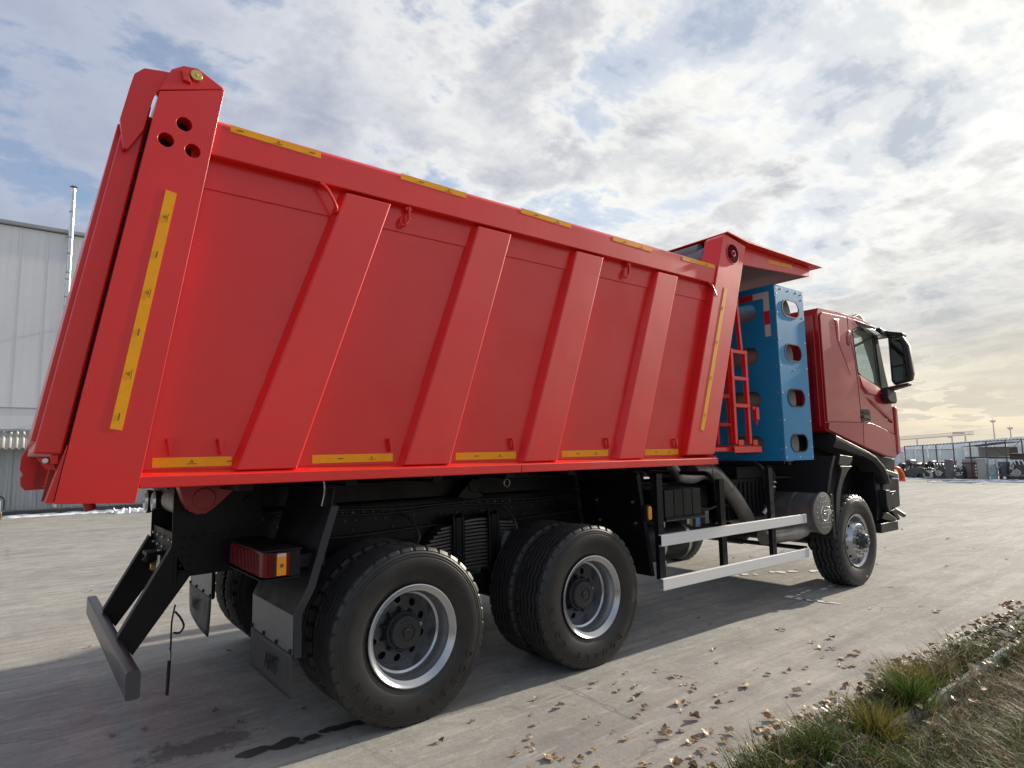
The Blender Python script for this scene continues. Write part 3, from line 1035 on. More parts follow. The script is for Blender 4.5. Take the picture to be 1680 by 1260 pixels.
for x in (2.60, 2.95):
    mb.rings([((x, -0.80, 0.70), (1, 0, 0), 0.168), ((x + 0.04, -0.80, 0.70), (1, 0, 0), 0.168)], 28, 0, False)
    mb.box(x, x + 0.04, -0.95, -0.70, 0.845, 0.905)
mb.tube([(2.80, -0.80, 0.535), (2.80, -0.81, 0.50), (2.815, -0.81, 0.49)], 0.008, 6)
tag(mb.build('tank_strap', ZINC, tank), kind='stuff')
sg = empty('side_guard', (0, 0, 0), 0, truck)
for z0, z1 in ((0.760, 0.848), (0.422, 0.510)):
    mb = MB()
    mb.prismx([(-1.272, z0), (-1.272, z1), (-1.240, z1), (-1.240, z1 - 0.006), (-1.266, z1 - 0.006), (-1.266, z0 + 0.006), (-1.240, z0 + 0.006), (-1.240, z0)], 2.187, 4.405)
    mb.build('rail', ALU, sg, 0.0025)
    mb = MB()
    mb.box(4.4055, 4.472, -1.274, -1.236, z0 - 0.001, z1 + 0.001)
    mb.build('end_cap', TWHITE, sg, 0.004)
for x, zt in ((2.235, 1.345), (3.09, 1.27), (3.905, 1.345)):
    mb = MB()
    mb.box(x - 0.035, x + 0.035, -1.235, -1.195, 0.500, zt - 0.02)
    for zz in (0.62, 0.70, 0.90, 0.98):
        mb.box(x - 0.010, x + 0.010, -1.2365, -1.2350, zz, zz + 0.035, 1)
    mb.build('post', [BLACK, HOLE], sg, 0.004)
    mb = MB()
    mb.tube([(x, -1.17, zt - 0.22), (x, -1.165, zt - 0.06), (x, -1.09, zt + 0.02), (x, -0.95, zt + 0.03), (x, -0.45, zt + 0.03)], 0.021, 10)
    mb.build('bracket', BLACK, sg)
mb = MB()
mb.tube([(2.98, -0.72, 1.42), (3.04, -0.74, 1.36), (3.12, -0.75, 1.27), (3.30, -0.76, 1.24), (3.45, -0.76, 1.27)], 0.055, 16)
mb.tube([(3.36, -0.74, 1.285), (3.56, -0.75, 1.30), (3.68, -0.76, 1.27), (3.86, -0.77, 1.13), (4.02, -0.78, 0.98), (4.20, -0.78, 0.77)], 0.078, 20)
for c, d in (((3.885, -0.77, 1.108), (0.7, 0, -0.72)), ((3.58, -0.75, 1.30), (1, 0, 0))):
    v = Vector(c)
    dv = Vector(d).normalized()
    mb.rings([(v - dv * 0.018, dv, 0.084), (v + dv * 0.018, dv, 0.084)], 20)
mb.build('exhaust_pipe', EXH, truck)
si = MB()
si.rings([((4.83, -0.22, 0.83), (0, -1, 0), 0.19), ((4.83, -0.25, 0.83), (0, -1, 0), 0.205), ((4.83, -1.235, 0.83), (0, -1, 0), 0.205)], 36)
si.rings([((4.83, -0.98, 0.83), (0, -1, 0), 0.209), ((4.83, -1.01, 0.83), (0, -1, 0), 0.209)], 36)
si.tube([(4.00, -1.06, 0.64), (4.25, -1.10, 0.64), (4.50, -1.13, 0.645), (4.66, -1.13, 0.67), (4.74, -1.11, 0.74), (4.75, -1.08, 0.80)], 0.072, 18)
silencer = si.build('silencer', EXH, truck)
mb = MB()
mb.rings([((4.83, -1.238, 0.83), (0, -1, 0), 0.216), ((4.83, -1.265, 0.83), (0, -1, 0), 0.220), ((4.83, -1.278, 0.83), (0, -1, 0), 0.215), ((4.83, -1.281, 0.83), (0, -1, 0), 0.200)], 48)
mb.build('end_cover', mat('cast_cover', (0.22, 0.22, 0.215), 0.38, metal=0.7, bump=0.3, bscale=55), silencer)
mb = MB()
for zz, n_ in ((0.165, 4), (0.115, 6), (-0.10, 6), (-0.145, 5)):
    for i in range(n_):
        mb.bolt((4.83 + (i - (n_ - 1) / 2) * 0.036, -1.281, 0.83 + zz), (0, -1, 0), 0.009, 0.009, 0, 8)
for i in range(4):
    for s in (-1, 1):
        mb.bolt((4.83 + s * 0.165 * (1 - 0.06 * abs(i - 1.5)), -1.281, 0.83 + 0.065 - i * 0.05), (0, -1, 0), 0.009, 0.009, 0, 8)
mb.tube([(4.83 + 0.078 * math.cos(R(a)), -1.283, 0.83 + 0.078 * math.sin(R(a))) for a in list(range(-250, 61, 15))], 0.007, 8, 0, 1)
mb.box(4.805, 4.885, -1.289, -1.281, 0.845, 0.860)
mb.box(4.84, 4.857, -1.289, -1.281, 0.805, 0.858)
mb.box(4.805, 4.84, -1.289, -1.281, 0.815, 0.828)
mb.prism([(4.902, 0.805), (4.975, 0.82), (4.975, 0.845), (4.94, 0.865), (4.905, 0.86)], -1.289, -1.281)
mb.box(4.908, 4.94, -1.288, -1.281, 0.88, 0.892)
tag(mb.build('raised_marks', ZINC, silencer, 0.001), kind='stuff')
# engine and gearbox mass between the rails, hoses, small boxes
mb = MB()
mb.loft([[(x, y, z) for y, z in rrect(0, 0.86, 0.70, 0.55, 0.12, 4)] for x in (3.5, 4.2)])
mb.loft([[(x, y, z) for y, z in rrect(0, 1.0, 0.80, 0.62, 0.10, 4)] for x in (4.25, 6.2)])
mb.cyl((1.4, 0, 0.62), (3.5, 0, 0.80), 0.06, 0.06, 14)
mb.box(3.25, 3.75, -0.62, -0.44, 0.80, 1.15)
mb.box(3.95, 4.75, -0.72, -0.44, 0.78, 1.20)
mb.box(4.1, 4.9, -0.75, 0.75, 1.20, 1.33)
mb.box(5.20, 5.45, -1.0, -0.5, 1.05, 1.24)
for i in range(9):
    mb.box(4.0 + i * 0.08, 4.03 + i * 0.08, -0.735, -0.72, 0.82, 1.16)
for i in range(10):
    mb.bolt((3.30 + (i % 5) * 0.085, -0.62, 1.08 - (i // 5) * 0.10), (0, -1, 0), 0.015, 0.012)
mb.build('engine_block', BLACK, truck, 0.008)
mb = MB()
mb.tube([(4.62, -0.78, 1.34), (4.70, -0.80, 1.24), (4.66, -0.82, 1.14), (4.60, -0.84, 1.02), (4.52, -0.82, 0.92)], 0.030, 12, 0, 6)
mb.tube([(4.62, -0.80, 1.20), (4.80, -0.82, 1.19), (5.05, -0.85, 1.18), (5.25, -0.9, 1.15)], 0.014, 8, 0, 6)
mb.tube([(3.3, -0.66, 0.98), (3.6, -0.70, 0.92), (3.85, -0.72, 0.95), (4.2, -0.76, 0.90)], 0.014, 8, 0, 6)
mb.tube([(2.35, -0.6, 1.18), (2.5, -0.7, 1.22), (2.9, -0.72, 1.20), (3.2, -0.66, 1.12)], 0.012, 8, 0, 6)
mb.build('hoses', CABLEM, truck)
mb = MB()
for t in range(5):
    p = Vector((4.66 - 0.02 * t, -0.83, 1.14 - 0.05 * t))
    mb.rings([(p, (0.3, 0, 1), 0.034), (p + Vector((0.005, 0, 0.012)), (0.3, 0, 1), 0.034)], 12)
mb.tube([(4.18, -0.98, 0.86), (4.22, -1.0, 0.90), (4.27, -1.0, 0.84), (4.32, -1.0, 0.78)], 0.022, 10)
tag(mb.build('hose_clamps', ZINC, truck), kind='stuff')
mb = MB()
mb.box(5.495, 5.575, -1.003, -0.97, 1.055, 1.185)
mb.build('sticker', STICK, truck, smooth=0)
mb = MB()
mb.box(3.28, 3.36, -0.80, -0.70, 0.78, 0.90, 0)
mb.box(3.282, 3.345, -0.803, -0.80, 0.80, 0.88, 1)
mb.build('filter_unit', [GREYPL, STICKB], truck, 0.003)
MB().box(3.44, 3.50, -0.80, -0.72, 0.80, 0.92).build('filter_unit', GREYPL, truck, 0.003)
MB().cyl((3.22, -0.78, 0.80), (3.22, -0.78, 0.90), 0.025, 0.025, 10).build('filter_cap', BRASS, truck)

# air lines, wiring and brake chambers under the body
for k, (y, z, r_) in enumerate(((-0.445, 1.145, 0.009), (-0.450, 1.118, 0.007), (-0.445, 0.985, 0.010))):
    mb = MB()
    pts = [(-0.55 + i * 0.42, y - 0.006 * (i % 2), z + 0.012 * math.sin(i * 2.1 + k)) for i in range(8)]
    mb.tube(pts, r_, 6, 0, 4)
    mb.build('air_line', CABLEM, truck)
for x in (0.30, 1.16):
    mb = MB()
    mb.rings([((x, -0.52, 0.68), (0.3, 0, 1), 0.05), ((x + 0.005, -0.52, 0.70), (0.3, 0, 1), 0.085), ((x + 0.03, -0.52, 0.78), (0.3, 0, 1), 0.085), ((x + 0.04, -0.52, 0.80), (0.3, 0, 1), 0.092), ((x + 0.07, -0.52, 0.90), (0.3, 0, 1), 0.085), ((x + 0.075, -0.52, 0.92), (0.3, 0, 1), 0.04)], 18)
    mb.tube([(x + 0.05, -0.60, 0.86), (x + 0.09, -0.62, 0.95), (x + 0.06, -0.55, 1.06), (x + 0.02, -0.46, 1.10)], 0.010, 6)
    mb.build('brake_chamber', GREYBLK, truck)

# hanging cable at the tail
mb = MB()
mb.tube([(-1.06, -0.28, 0.66), (-1.075, -0.28, 0.56), (-1.075, -0.28, 0.44), (-1.08, -0.28, 0.34)], 0.005, 6)
mb.tube([(-1.06, -0.28, 0.62), (-1.03, -0.28, 0.58), (-1.01, -0.28, 0.53), (-1.03, -0.28, 0.495), (-1.065, -0.28, 0.50)], 0.006, 6)
mb.cyl((-1.08, -0.28, 0.345), (-1.085, -0.28, 0.155), 0.010, 0.009, 8)
mb.cyl((-1.079, -0.28, 0.40), (-1.08, -0.28, 0.35), 0.012, 0.009, 8, 1)
mb.build('hanging_cable', [CABLEM, ZINC], truck)

# ---- tipper body
body = empty('tipper_body', (0, 0, 0), 0, truck)


def both(fn):
    fn(-1)
    fn(1)


def panels(s):
    # upper strip, main sheet and lower sheet, each a few millimetres proud of the one above
    for z0, z1, off, xa, xb in ((2.862, 3.05, 0.009, -1.24, 3.16), (1.94, 2.8618, 0.002, -1.40, 3.12), (1.44, 1.9398, 0.006, -1.46, 2.90)):
        mb = MB()
        ya, yb = s * (1.205 + off), s * 1.19
        sh = lambda z: -0.30 + (z - 1.44) * 0.18
        mb.box(xa, xb, min(ya, yb), max(ya, yb), z0, z1)
        mb.build('side_panel', RED, body, 0.0)


both(panels)
mb = MB()
mb.prism([(-1.42, 1.40), (3.0, 1.40), (3.0, 1.46), (-1.42, 1.46)], -1.18, 1.18)                        # floor
mb.prism([(2.95, 1.46), (3.55, 3.45), (3.50, 3.45), (2.90, 1.46)], -1.19, 1.19)                        # front wall
mb.build('floor', REDDK, body, 0.003)
mb = MB()
for x in (-0.9, -0.3, 0.3, 0.9, 1.5, 2.1, 2.7):
    mb.box(x, x + 0.08, -0.95, 0.95, 1.335, 1.399)
mb.build('floor_bearers', BLACK, body, 0.003)

RIB = [((-0.990, -0.700), (-0.445, -0.166)), ((-0.072, 0.232), (0.471, 0.744)), ((0.820, 1.107), (1.363, 1.648)), ((1.736, 2.010), (2.303, 2.568))]
for (b0, b1), (t0, t1) in RIB:
    mb = MB()
    e = 0.030
    zb, zt = 1.452, 3.003
    outer = [(b0, zb), (b1, zb), (t1, zt), (t0, zt)]
    base = [(b0 - e, zb), (b1 + e * 0.4, zb), (t1 + e * 0.4, zt), (t0 - e, zt)]
    mb.loft([[(x, -1.2668, z) for x, z in outer], [(x, -1.205, z) for x, z in base]])
    mb.build('rib', RED, body, 0.008, seg=2)


def rail(s):
    mb = MB()
    sec = [(s * a, z) for a, z in ((1.268, 3.020), (1.268, 3.190), (1.250, 3.213), (1.10, 3.213), (1.10, 3.020))]
    mb.prismx(sec, -1.16, 3.17)
    mb.build('top_rail', RED, body, 0.007)


def sill(s):
    for x0, x1 in ((-1.405, 0.778), (0.780, 2.992)):
        mb = MB()
        sec = [(s * a, z) for a, z in ((1.281, 1.384), (1.281, 1.438), (1.215, 1.466), (1.05, 1.466), (1.05, 1.384))]
        mb.prismx(sec, x0, x1)
        mb.build('sill', RED, body, 0.005)


def rear_post(s):
    a, b = s * 1.2835, s * 1.06
    mb = MB()
    mb.prism([(-1.710, 1.336), (-1.418, 1.323), (-1.111, 3.371), (-1.398, 3.262)], min(a, b), max(a, b))
    o = mb.build('rear_post', RED, body, 0.012)
    if s < 0:
        cut = []
        for x, z in ((-1.287, 3.131), (-1.362, 3.028), (-1.245, 3.007)):
            c = MB()
            c.prism(circle(x, z, 0.0345, 24), -1.30, -1.12)
            cut.append(c)
        carve(o, cut)
        for x, z in ((-1.287, 3.131), (-1.362, 3.028), (-1.245, 3.007)):
            c = MB()
            c.prism(circle(x, z, 0.034, 20), -1.21, -1.13)
            c.build('hole_shade_plug', HOLE, body)  # black plug inside each hole, standing for the shade in it
    mb = MB()
    a, b = s * 1.279, s * 1.20
    mb.prism([(-1.402, 3.268), (-1.350, 3.395), (-1.300, 3.432), (-1.235, 3.443), (-1.118, 3.384), (-1.1125, 3.3745)], min(a, b), max(a, b))
    mb.build('hinge_plate', RED, body, 0.006)
    mb = MB()
    a, b = s * 1.09, s * 1.058
    mb.prism([(-1.748, 1.340), (-1.690, 1.338), (-1.380, 3.225), (-1.44, 3.205)], min(a, b), max(a, b))
    mb.build('gap_dark_backing', REDDK, body, 0.0)  # dark backing added so the gap beside the tailgate reads as shade
    mb = MB()                                           # folded inner flange along the rear edge
    a, b = s * 1.262, s * 1.10
    mb.prism([(-1.740, 1.340), (-1.7115, 1.338), (-1.672, 1.58), (-1.676, 1.58)], min(a, b), max(a, b))
    mb.build('post_flange', RED, body, 0.004)


both(rail)
both(sill)
both(rear_post)
mb = MB()
mb.cyl((-1.243, -1.2795, 3.395), (-1.243, -1.297, 3.395), 0.029, 0.027, 20)
mb.cyl((-1.243, -1.297, 3.395), (-1.243, -1.300, 3.395), 0.010, 0.006, 10)
mb.build('hinge_pin', BRASS, body, 0.003)
mb = MB()
mb.prism([(-1.31, 3.40), (-1.285, 3.405), (-1.265, 3.345), (-1.30, 3.350)], -1.297, -1.279)
mb.build('pin_lock', RED, body, 0.003)


def front_post(s):
    a, b = s * 1.2835, s * 1.08
    mb = MB()
    mb.prism([(2.545, 1.4685), (2.936, 1.4685), (3.636, 3.474), (3.300, 3.535), (3.255, 3.50)], min(a, b), max(a, b))
    mb.build('front_post', RED, body, 0.010)


both(front_post)
mb = MB()
for r0, r1, y0, y1, mi in ((0.100, 0.100, -1.2838, -1.290, 0), (0.091, 0.089, -1.2902, -1.2925, 1), (0.030, 0.028, -1.2926, -1.300, 0), (0.021, 0.020, -1.3002, -1.302, 1)):
    mb.cyl((3.392, y0, 3.352), (3.392, y1, 3.352), r0, r1, 32, mi)
mb.build('round_reflector', [RED, mat('dark_reflector', (0.10, 0.006, 0.010), 0.85, spec=0.03)], body)
# cab protector
mb = MB()
mb.prism([(3.30, 3.548), (3.30, 3.536), (3.64, 3.500), (5.13, 3.508), (5.13, 3.520), (3.64, 3.522)], -1.31, 1.31)
can = mb.build('cab_protector', RED, body, 0.003)
mb = MB()
for s in (-1, 1):
    a, b = s * 1.225, s * 1.205
    mb.prism([(3.60, 3.499), (3.56, 3.310), (3.70, 3.310), (4.985, 3.402), (5.00, 3.503)], min(a, b), max(a, b))
mb.box(4.965, 4.985, -1.204, 1.204, 3.405, 3.504)
mb.build('canopy_flange', RED, body, 0.003)
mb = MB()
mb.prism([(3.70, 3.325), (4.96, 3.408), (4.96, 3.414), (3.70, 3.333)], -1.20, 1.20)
mb.build('canopy_lining', mat('canopy_dark_grey', (0.115, 0.085, 0.085), 0.6, var=0.2, vscale=2), body, smooth=0)  # underside plate, darker and greyer than the red canopy
mb = MB()
mb.cyl((3.32, -1.07, 3.36), (3.32, 1.15, 3.36), 0.10, 0.10, 20)
mb.cyl((3.30, -1.0, 3.45), (3.30, 1.1, 3.46), 0.06, 0.06, 16)
mb.build('rolled_tarpaulin', TARP, body)

# tailgate with its hanging arms and lower lugs
tg = MB()
tg.prism([(-1.790, 1.545), (-1.689, 1.540), (-1.418, 3.215), (-1.530, 3.090)], -1.215, 1.215)
tailgate = tg.build('tailgate', RED, body, 0.010)
mb = MB()
mb.prism([(-1.800, 1.60), (-1.75, 1.60), (-1.486, 3.10), (-1.549, 3.10)], -1.17, 1.17)
mb.build('tailgate_skin', RED, body, 0.004)
for s in (-1, 1):
    a, b = s * 1.250, s * 1.218
    mb = MB()
    mb.prism([(-1.515, 3.263), (-1.500, 3.330), (-1.462, 3.372), (-1.400, 3.385), (-1.30, 3.400), (-1.2, 3.41), (-1.2, 3.30), (-1.390, 3.278), (-1.410, 3.262), (-1.420, 3.225), (-1.452, 3.062), (-1.512, 2.950), (-1.530, 2.950), (-1.548, 3.09)], min(a, b), max(a, b))
    mb.build('tailgate_arm', RED, body, 0.004)
    a, b = s * 1.20, s * 1.15
    lug = [(-1.800, 1.595), (-1.822, 1.54), (-1.826, 1.46), (-1.806, 1.425), (-1.820, 1.40), (-1.815, 1.345), (-1.790, 1.31), (-1.65, 1.315), (-1.66, 1.54)]
    if s > 0:
        mb = MB()
        mb.prism(lug, min(a, b), max(a, b))
        mb.build('tailgate_lug', RED, body, 0.004)
mb = MB()
mb.box(-1.73, -1.70, -1.20, -1.17, 1.50, 1.54)
mb.cyl((-1.745, -1.21, 1.515), (-1.745, -1.12, 1.515), 0.012, 0.012, 10, 1)
mb.prism([(-1.775, 1.53), (-1.72, 1.525), (-1.70, 1.47), (-1.74, 1.48)], -1.16, -1.14)
mb.build('tailgate_latch', [RED, ZINC], body, 0.003)
mb = MB()
mb.cyl((-1.50, 0.50, 1.36), (-1.44, 0.50, 1.19), 0.035, 0.035, 12)
mb.build('latch_rod', REDDK, body)


# yellow reflective tapes
def strip(p0, p1, w, y, marks, name='reflective_tape', vertical=False):
    p0, p1 = Vector((p0[0], 0, p0[1] + rnd.uniform(-0.002, 0.002))), Vector((p1[0], 0, p1[1] + rnd.uniform(-0.002, 0.002)))
    d = (p1 - p0)
    L = d.length
    d.normalize()
    nrm_ = Vector((-d.z, 0, d.x))
    m_ = MB()

    def quad(a, b, c0, c1, y0, mi):
        pts = [p0 + d * a + nrm_ * c0, p0 + d * b + nrm_ * c0, p0 + d * b + nrm_ * c1, p0 + d * a + nrm_ * c1]
        m_.loft([[(p.x, y0 - 0.0012, p.z) for p in pts], [(p.x, y0, p.z) for p in pts]], mi=mi)
    quad(0, L, -w / 2, w / 2, y, 0)
    for t, kind in marks:
        c = L * t
        if kind == 'bar':
            quad(c - 0.016, c + 0.016, -0.0025, 0.0025, y - 0.0015, 1)
        else:
            quad(c - 0.022, c + 0.022, -0.010, -0.0075, y - 0.0015, 1)
            pts = [p0 + d * (c + a) + nrm_ * b for a, b in ((-0.009, -0.003), (0.009, -0.003), (0.0, 0.012))]
            ins = [p0 + d * (c + a) + nrm_ * b for a, b in ((-0.0045, -0.0005), (0.0045, -0.0005), (0.0, 0.007))]
            m_.loft([[(p.x, y - 0.0027, p.z) for p in pts], [(p.x, y - 0.0027, p.z) for p in ins]], caps=False, mi=1)
    return m_.build(name, [YEL, TAPEINK], body, smooth=0)


for x0, x1, za, zb in ((-1.073, -0.601, 3.194, 3.186), (-0.105, 0.369, 3.197, 3.194), (0.828, 1.304, 3.199, 3.190), (1.757, 2.229, 3.188, 3.180), (2.638, 3.117, 3.188, 3.190)):
    k = [(0.10, 'bar'), (0.51, 'tri'), (0.90, 'bar')] if x0 < -1 else [(0.3, 'bar'), (0.72, 'tri')]
    strip((x0, za - 0.008), (x1, zb - 0.008), 0.036, -1.2684, k)
for x0, x1 in ((-1.349, -1.005), (-0.600, -0.125), (0.308, 0.787), (1.202, 1.676), (2.097, 2.525)):
    k = [(0.48, 'tri'), (0.985, 'bar')] if x0 < -1 else [(0.33, 'bar'), (0.72, 'tri')]
    strip((x0, 1.499), (x1, 1.500), 0.045, -1.2122, k)
strip((-1.505, 1.644), (-1.330, 2.779), 0.047, -1.2840, [(0.05, 'bar'), (0.22, 'tri'), (0.39, 'bar'), (0.555, 'tri'), (0.72, 'bar'), (0.885, 'tri')])
strip((2.775, 1.677), (3.254, 2.998), 0.048, -1.2840, [(0.1, 'bar'), (0.35, 'bar'), (0.6, 'bar'), (0.85, 'bar')])
strip((4.142, 3.430), (4.616, 3.452), 0.036, -1.2252, [(0.5, 'bar')])

# rope loops along the foot of the panels, hooks and grab bars under the top rail
for x, z in ((-1.282, 1.600), (-1.061, 1.600), (-0.149, 1.600), (0.748, 1.602), (1.661, 1.604), (2.474, 1.598)):
    mb = MB()
    mb.loft([[(x - 0.017, -1.212, z + 0.010), (x + 0.017, -1.212, z + 0.010), (x + 0.017, -1.212, z - 0.004), (x - 0.017, -1.212, z - 0.004)],
             [(x - 0.017, -1.246, z + 0.010), (x + 0.017, -1.246, z + 0.010), (x + 0.017, -1.246, z + 0.004), (x - 0.017, -1.246, z + 0.004)]])
    mb.loft([[(x - 0.015, -1.246, z + 0.006), (x + 0.015, -1.246, z + 0.006), (x + 0.003, -1.246, z - 0.065), (x - 0.003, -1.246, z - 0.065)],
             [(x - 0.015, -1.238, z + 0.002), (x + 0.015, -1.238, z + 0.002), (x + 0.003, -1.212, z - 0.072), (x - 0.003, -1.212, z - 0.072)]])
    mb.build('rope_hook', RED, body, 0.003)
for x in (-0.595, 3.02):
    mb = MB()
    mb.tube([(x, -1.215, 3.035), (x, -1.26, 3.020), (x + 0.035, -1.275, 2.985), (x + 0.085, -1.275, 2.90), (x + 0.088, -1.25, 2.875), (x + 0.088, -1.21, 2.868)], 0.0095, 8, 0, 4)
    mb.build('grab_bar', RED, body)
for x in (-0.038, 1.955):
    mb = MB()
    mb.prism([(x - 0.006, 3.018), (x + 0.006, 3.018), (x + 0.006, 2.93), (x - 0.006, 2.93)], -1.258, -1.235)
    mb.tube([(x, -1.246, 2.935), (x - 0.02, -1.246, 2.905), (x - 0.045, -1.240, 2.895), (x - 0.050, -1.235, 2.925), (x - 0.03, -1.225, 2.955)], 0.009, 8, 0, 4)
    mb.box(x - 0.02, x + 0.02, -1.25, -1.206, 2.995, 3.018)
    mb.build('tie_hook', RED, body, 0.002)

# folding ladder between body and cabinet
lad = empty('ladder', (0, 0, 0), 0, truck)
for x in (3.645, 3.892):
    for y0 in (-1.06, -0.86):
        if y0 < -1:
            zz0, zz1 = 1.56, 2.50
        else:
            zz0, zz1 = 1.56, 2.42
        mb = MB()
        mb.box(x - 0.020, x + 0.020, y0, y0 + 0.04, zz0, zz1)
        mb.build('rail', RED, lad, 0.003)
mb = MB()
mb.prism([(3.872, 2.50), (3.912, 2.50), (3.845, 3.30), (3.810, 3.30)], -1.02, -0.985)
mb.build('rail', RED, lad, 0.003)
for y0, zs in ((-1.063, (2.475, 2.208, 1.938)), (-0.862, (2.36, 2.05, 1.76))):
    for z in zs:
        mb = MB()
        mb.box(3.624, 3.914, y0, y0 + 0.045, z - 0.018, z + 0.018)
        mb.build('rung', RED, lad, 0.003)
mb = MB()
mb.box(3.66, 3.86, -1.0, -0.97, 2.90, 2.935)
mb.build('rung', RED, lad, 0.003)
mb = MB()
mb.prismx([(-1.085, 1.535), (-1.075, 1.535), (-1.075, 1.475), (-1.085, 1.475)], 3.56, 4.045)
mb.box(3.56, 4.03, -1.075, -0.84, 1.535, 1.545)
mb.box(3.20, 3.60, -1.04, -1.00, 1.49, 1.53)
mb.box(3.20, 3.64, -0.86, -0.82, 1.80, 1.84)
mb.box(3.20, 3.24, -0.90, -0.86, 1.50, 1.86)
mb.box(3.66, 3.75, -1.07, -1.04, 1.546, 1.60)
mb.box(3.92, 4.0, -1.07, -1.04, 1.546, 1.60)
mb.build('foot_plate', RED, lad, 0.006)
mb = MB()
mb.box(3.97, 4.025, -1.09, -1.05, 1.80, 1.93)
mb.box(3.93, 3.97, -1.08, -1.05, 1.90, 1.935)
mb.cyl((3.998, -1.07, 1.80), (3.998, -1.07, 1.75), 0.012, 0.012, 8)
mb.build('latch', RED, lad, 0.005)
# fire extinguisher-like bottle behind the ladder
mb = MB()
mb.rings([((3.62, -0.65, 1.42), (0, 0, 1), 0.07), ((3.62, -0.65, 1.46), (0, 0, 1), 0.085), ((3.62, -0.65, 2.05), (0, 0, 1), 0.085), ((3.62, -0.65, 2.13), (0, 0, 1), 0.03)], 20, 0)
mb.rings([((3.62, -0.65, 1.62), (0, 0, 1), 0.088), ((3.62, -0.65, 1.65), (0, 0, 1), 0.088)], 20, 1)
mb.rings([((3.62, -0.65, 1.88), (0, 0, 1), 0.088), ((3.62, -0.65, 1.91), (0, 0, 1), 0.088)], 20, 1)
mb.box(3.60, 3.69, -0.745, -0.736, 1.70, 1.80, 2)
mb.build('bottle', [STEELDK, ZINC, STICKY], truck)

# ---- blue gas cabinet
gc = empty('gas_cabinet', (0, 0, 0), 0, truck)
mb = MB()
mb.box(4.270, 4.845, -1.203, -1.199, 1.386, 3.212)
side = mb.build('side_plate', BLUE, gc, 0.0)
cuts = []
for z in (2.984, 2.513, 2.033, 1.563):
    c = MB()
    c.prism(rrect(4.562, z, 0.335, 0.170, 0.084, 8), -1.25, -1.15)
    cuts.append(c)
carve(side, cuts)
mb = MB()
for z in (2.984, 2.513, 2.033, 1.563):
    o1 = rrect(4.562, z, 0.355, 0.190, 0.094, 8)
    i1 = rrect(4.562, z, 0.331, 0.166, 0.082, 8)
    mb.loft([[(x, -1.2032, zz) for x, zz in i1], [(x, -1.208, zz) for x, zz in i1], [(x, -1.208, zz) for x, zz in o1], [(x, -1.2032, zz) for x, zz in o1]], False)
tag(mb.build('hole_trim', BLACKP, gc), kind='stuff')
mb = MB()
for z in (1.42, 1.52, 1.80, 2.08, 2.36, 2.64, 2.92, 3.12, 3.18):
    for x in (4.292, 4.822):
        mb.bolt((x, -1.203, z), (0, -1, 0), 0.0095, 0.003, 0, 8)
for x in (4.40, 4.56, 4.72):
    mb.bolt((x, -1.203, 3.185), (0, -1, 0), 0.0095, 0.003, 0, 8)
mb.bolt((4.56, -1.203, 1.42), (0, -1, 0), 0.0095, 0.003, 0, 8)
mb.bolt((4.56, -1.203, 2.33), (0, -1, 0), 0.0095, 0.003, 0, 8)
for z in (1.42, 1.50, 1.80, 2.08, 2.36, 2.64, 2.92, 3.16):
    mb.bolt((4.262, -1.17, z), (-1, 0, 0), 0.0095, 0.003, 0, 8)
for y in (-0.9, -0.65, -0.4):
    mb.bolt((4.262, y, 1.44), (-1, 0, 0), 0.0095, 0.003, 0, 8)
tag(mb.build('rivets', ZINC, gc), kind='stuff')
mb = MB()
mb.box(4.262, 4.266, -1.199, 1.20, 1.386, 3.216)
back = mb.build('rear_plate', BLUE, gc, 0.0)
cuts = []
for z in (2.958, 2.491, 2.021, 1.552):
    for yc in (-0.78, 0.0, 0.78):
        c = MB()
        c.prismx(rrect(yc, z, 0.40, 0.19, 0.092, 8), 4.2, 4.3)
        cuts.append(c)
carve(back, cuts)
mb = MB()
mb.box(4.267, 4.845, 1.196, 1.20, 1.39, 3.21)
mb.box(4.267, 4.845, -1.198, 1.195, 1.386, 1.390)
mb.box(4.267, 4.33, -1.198, 1.195, 3.208, 3.212)
mb.box(4.79, 4.842, -1.198, 1.195, 3.208, 3.212)
for y in (-1.195, 1.16):
    mb.box(4.80, 4.842, y, y + 0.035, 1.391, 3.207)
mb.build('cabinet_frame', BLUE, gc, 0.0, smooth=0)
mb = MB()
mb.box(4.275, 4.295, -1.18, 1.18, 1.355, 1.385)
mb.box(4.5, 4.56, -1.1, 1.1, 1.335, 1.385)
mb.build('cabinet_base', BLACK, gc, 0.002)
for z in (2.965, 2.495, 2.02, 1.55):
    mb = MB()
    st = []
    for k in range(9):
        a = R(90 * k / 8)
        st.append(((4.515, -1.13 + 0.11 * (1 - math.sin(a)), z), (0, 1, 0), max(0.004, 0.178 * math.cos(math.pi / 2 - a))))
    st += [((4.515, 1.02, z), (0, 1, 0), 0.178), ((4.515, 1.10, z), (0, 1, 0), 0.12)]
    mb.rings(st, 28)
    mb.build('gas_cylinder', GASCYL, gc)
# red and white warning tape round the rear corner
mb = MB()
for i, (y0, y1) in enumerate(((-0.79, -0.62), (-0.955, -0.79), (-1.135, -0.955))):
    mb.box(4.2595, 4.2612, y1 if y1 < y0 else y0, y0 if y1 < y0 else y1, 3.085, 3.150, i % 2)
for i, (z0, z1) in enumerate(((2.945, 3.0848), (2.80, 2.945), (2.675, 2.80))):
    mb.box(4.2595, 4.2612, -1.135, -1.072, z0, z1, 0 if i != 1 else 1)
mb.build('warning_tape', [TWHITE, TRED], gc, smooth=0)

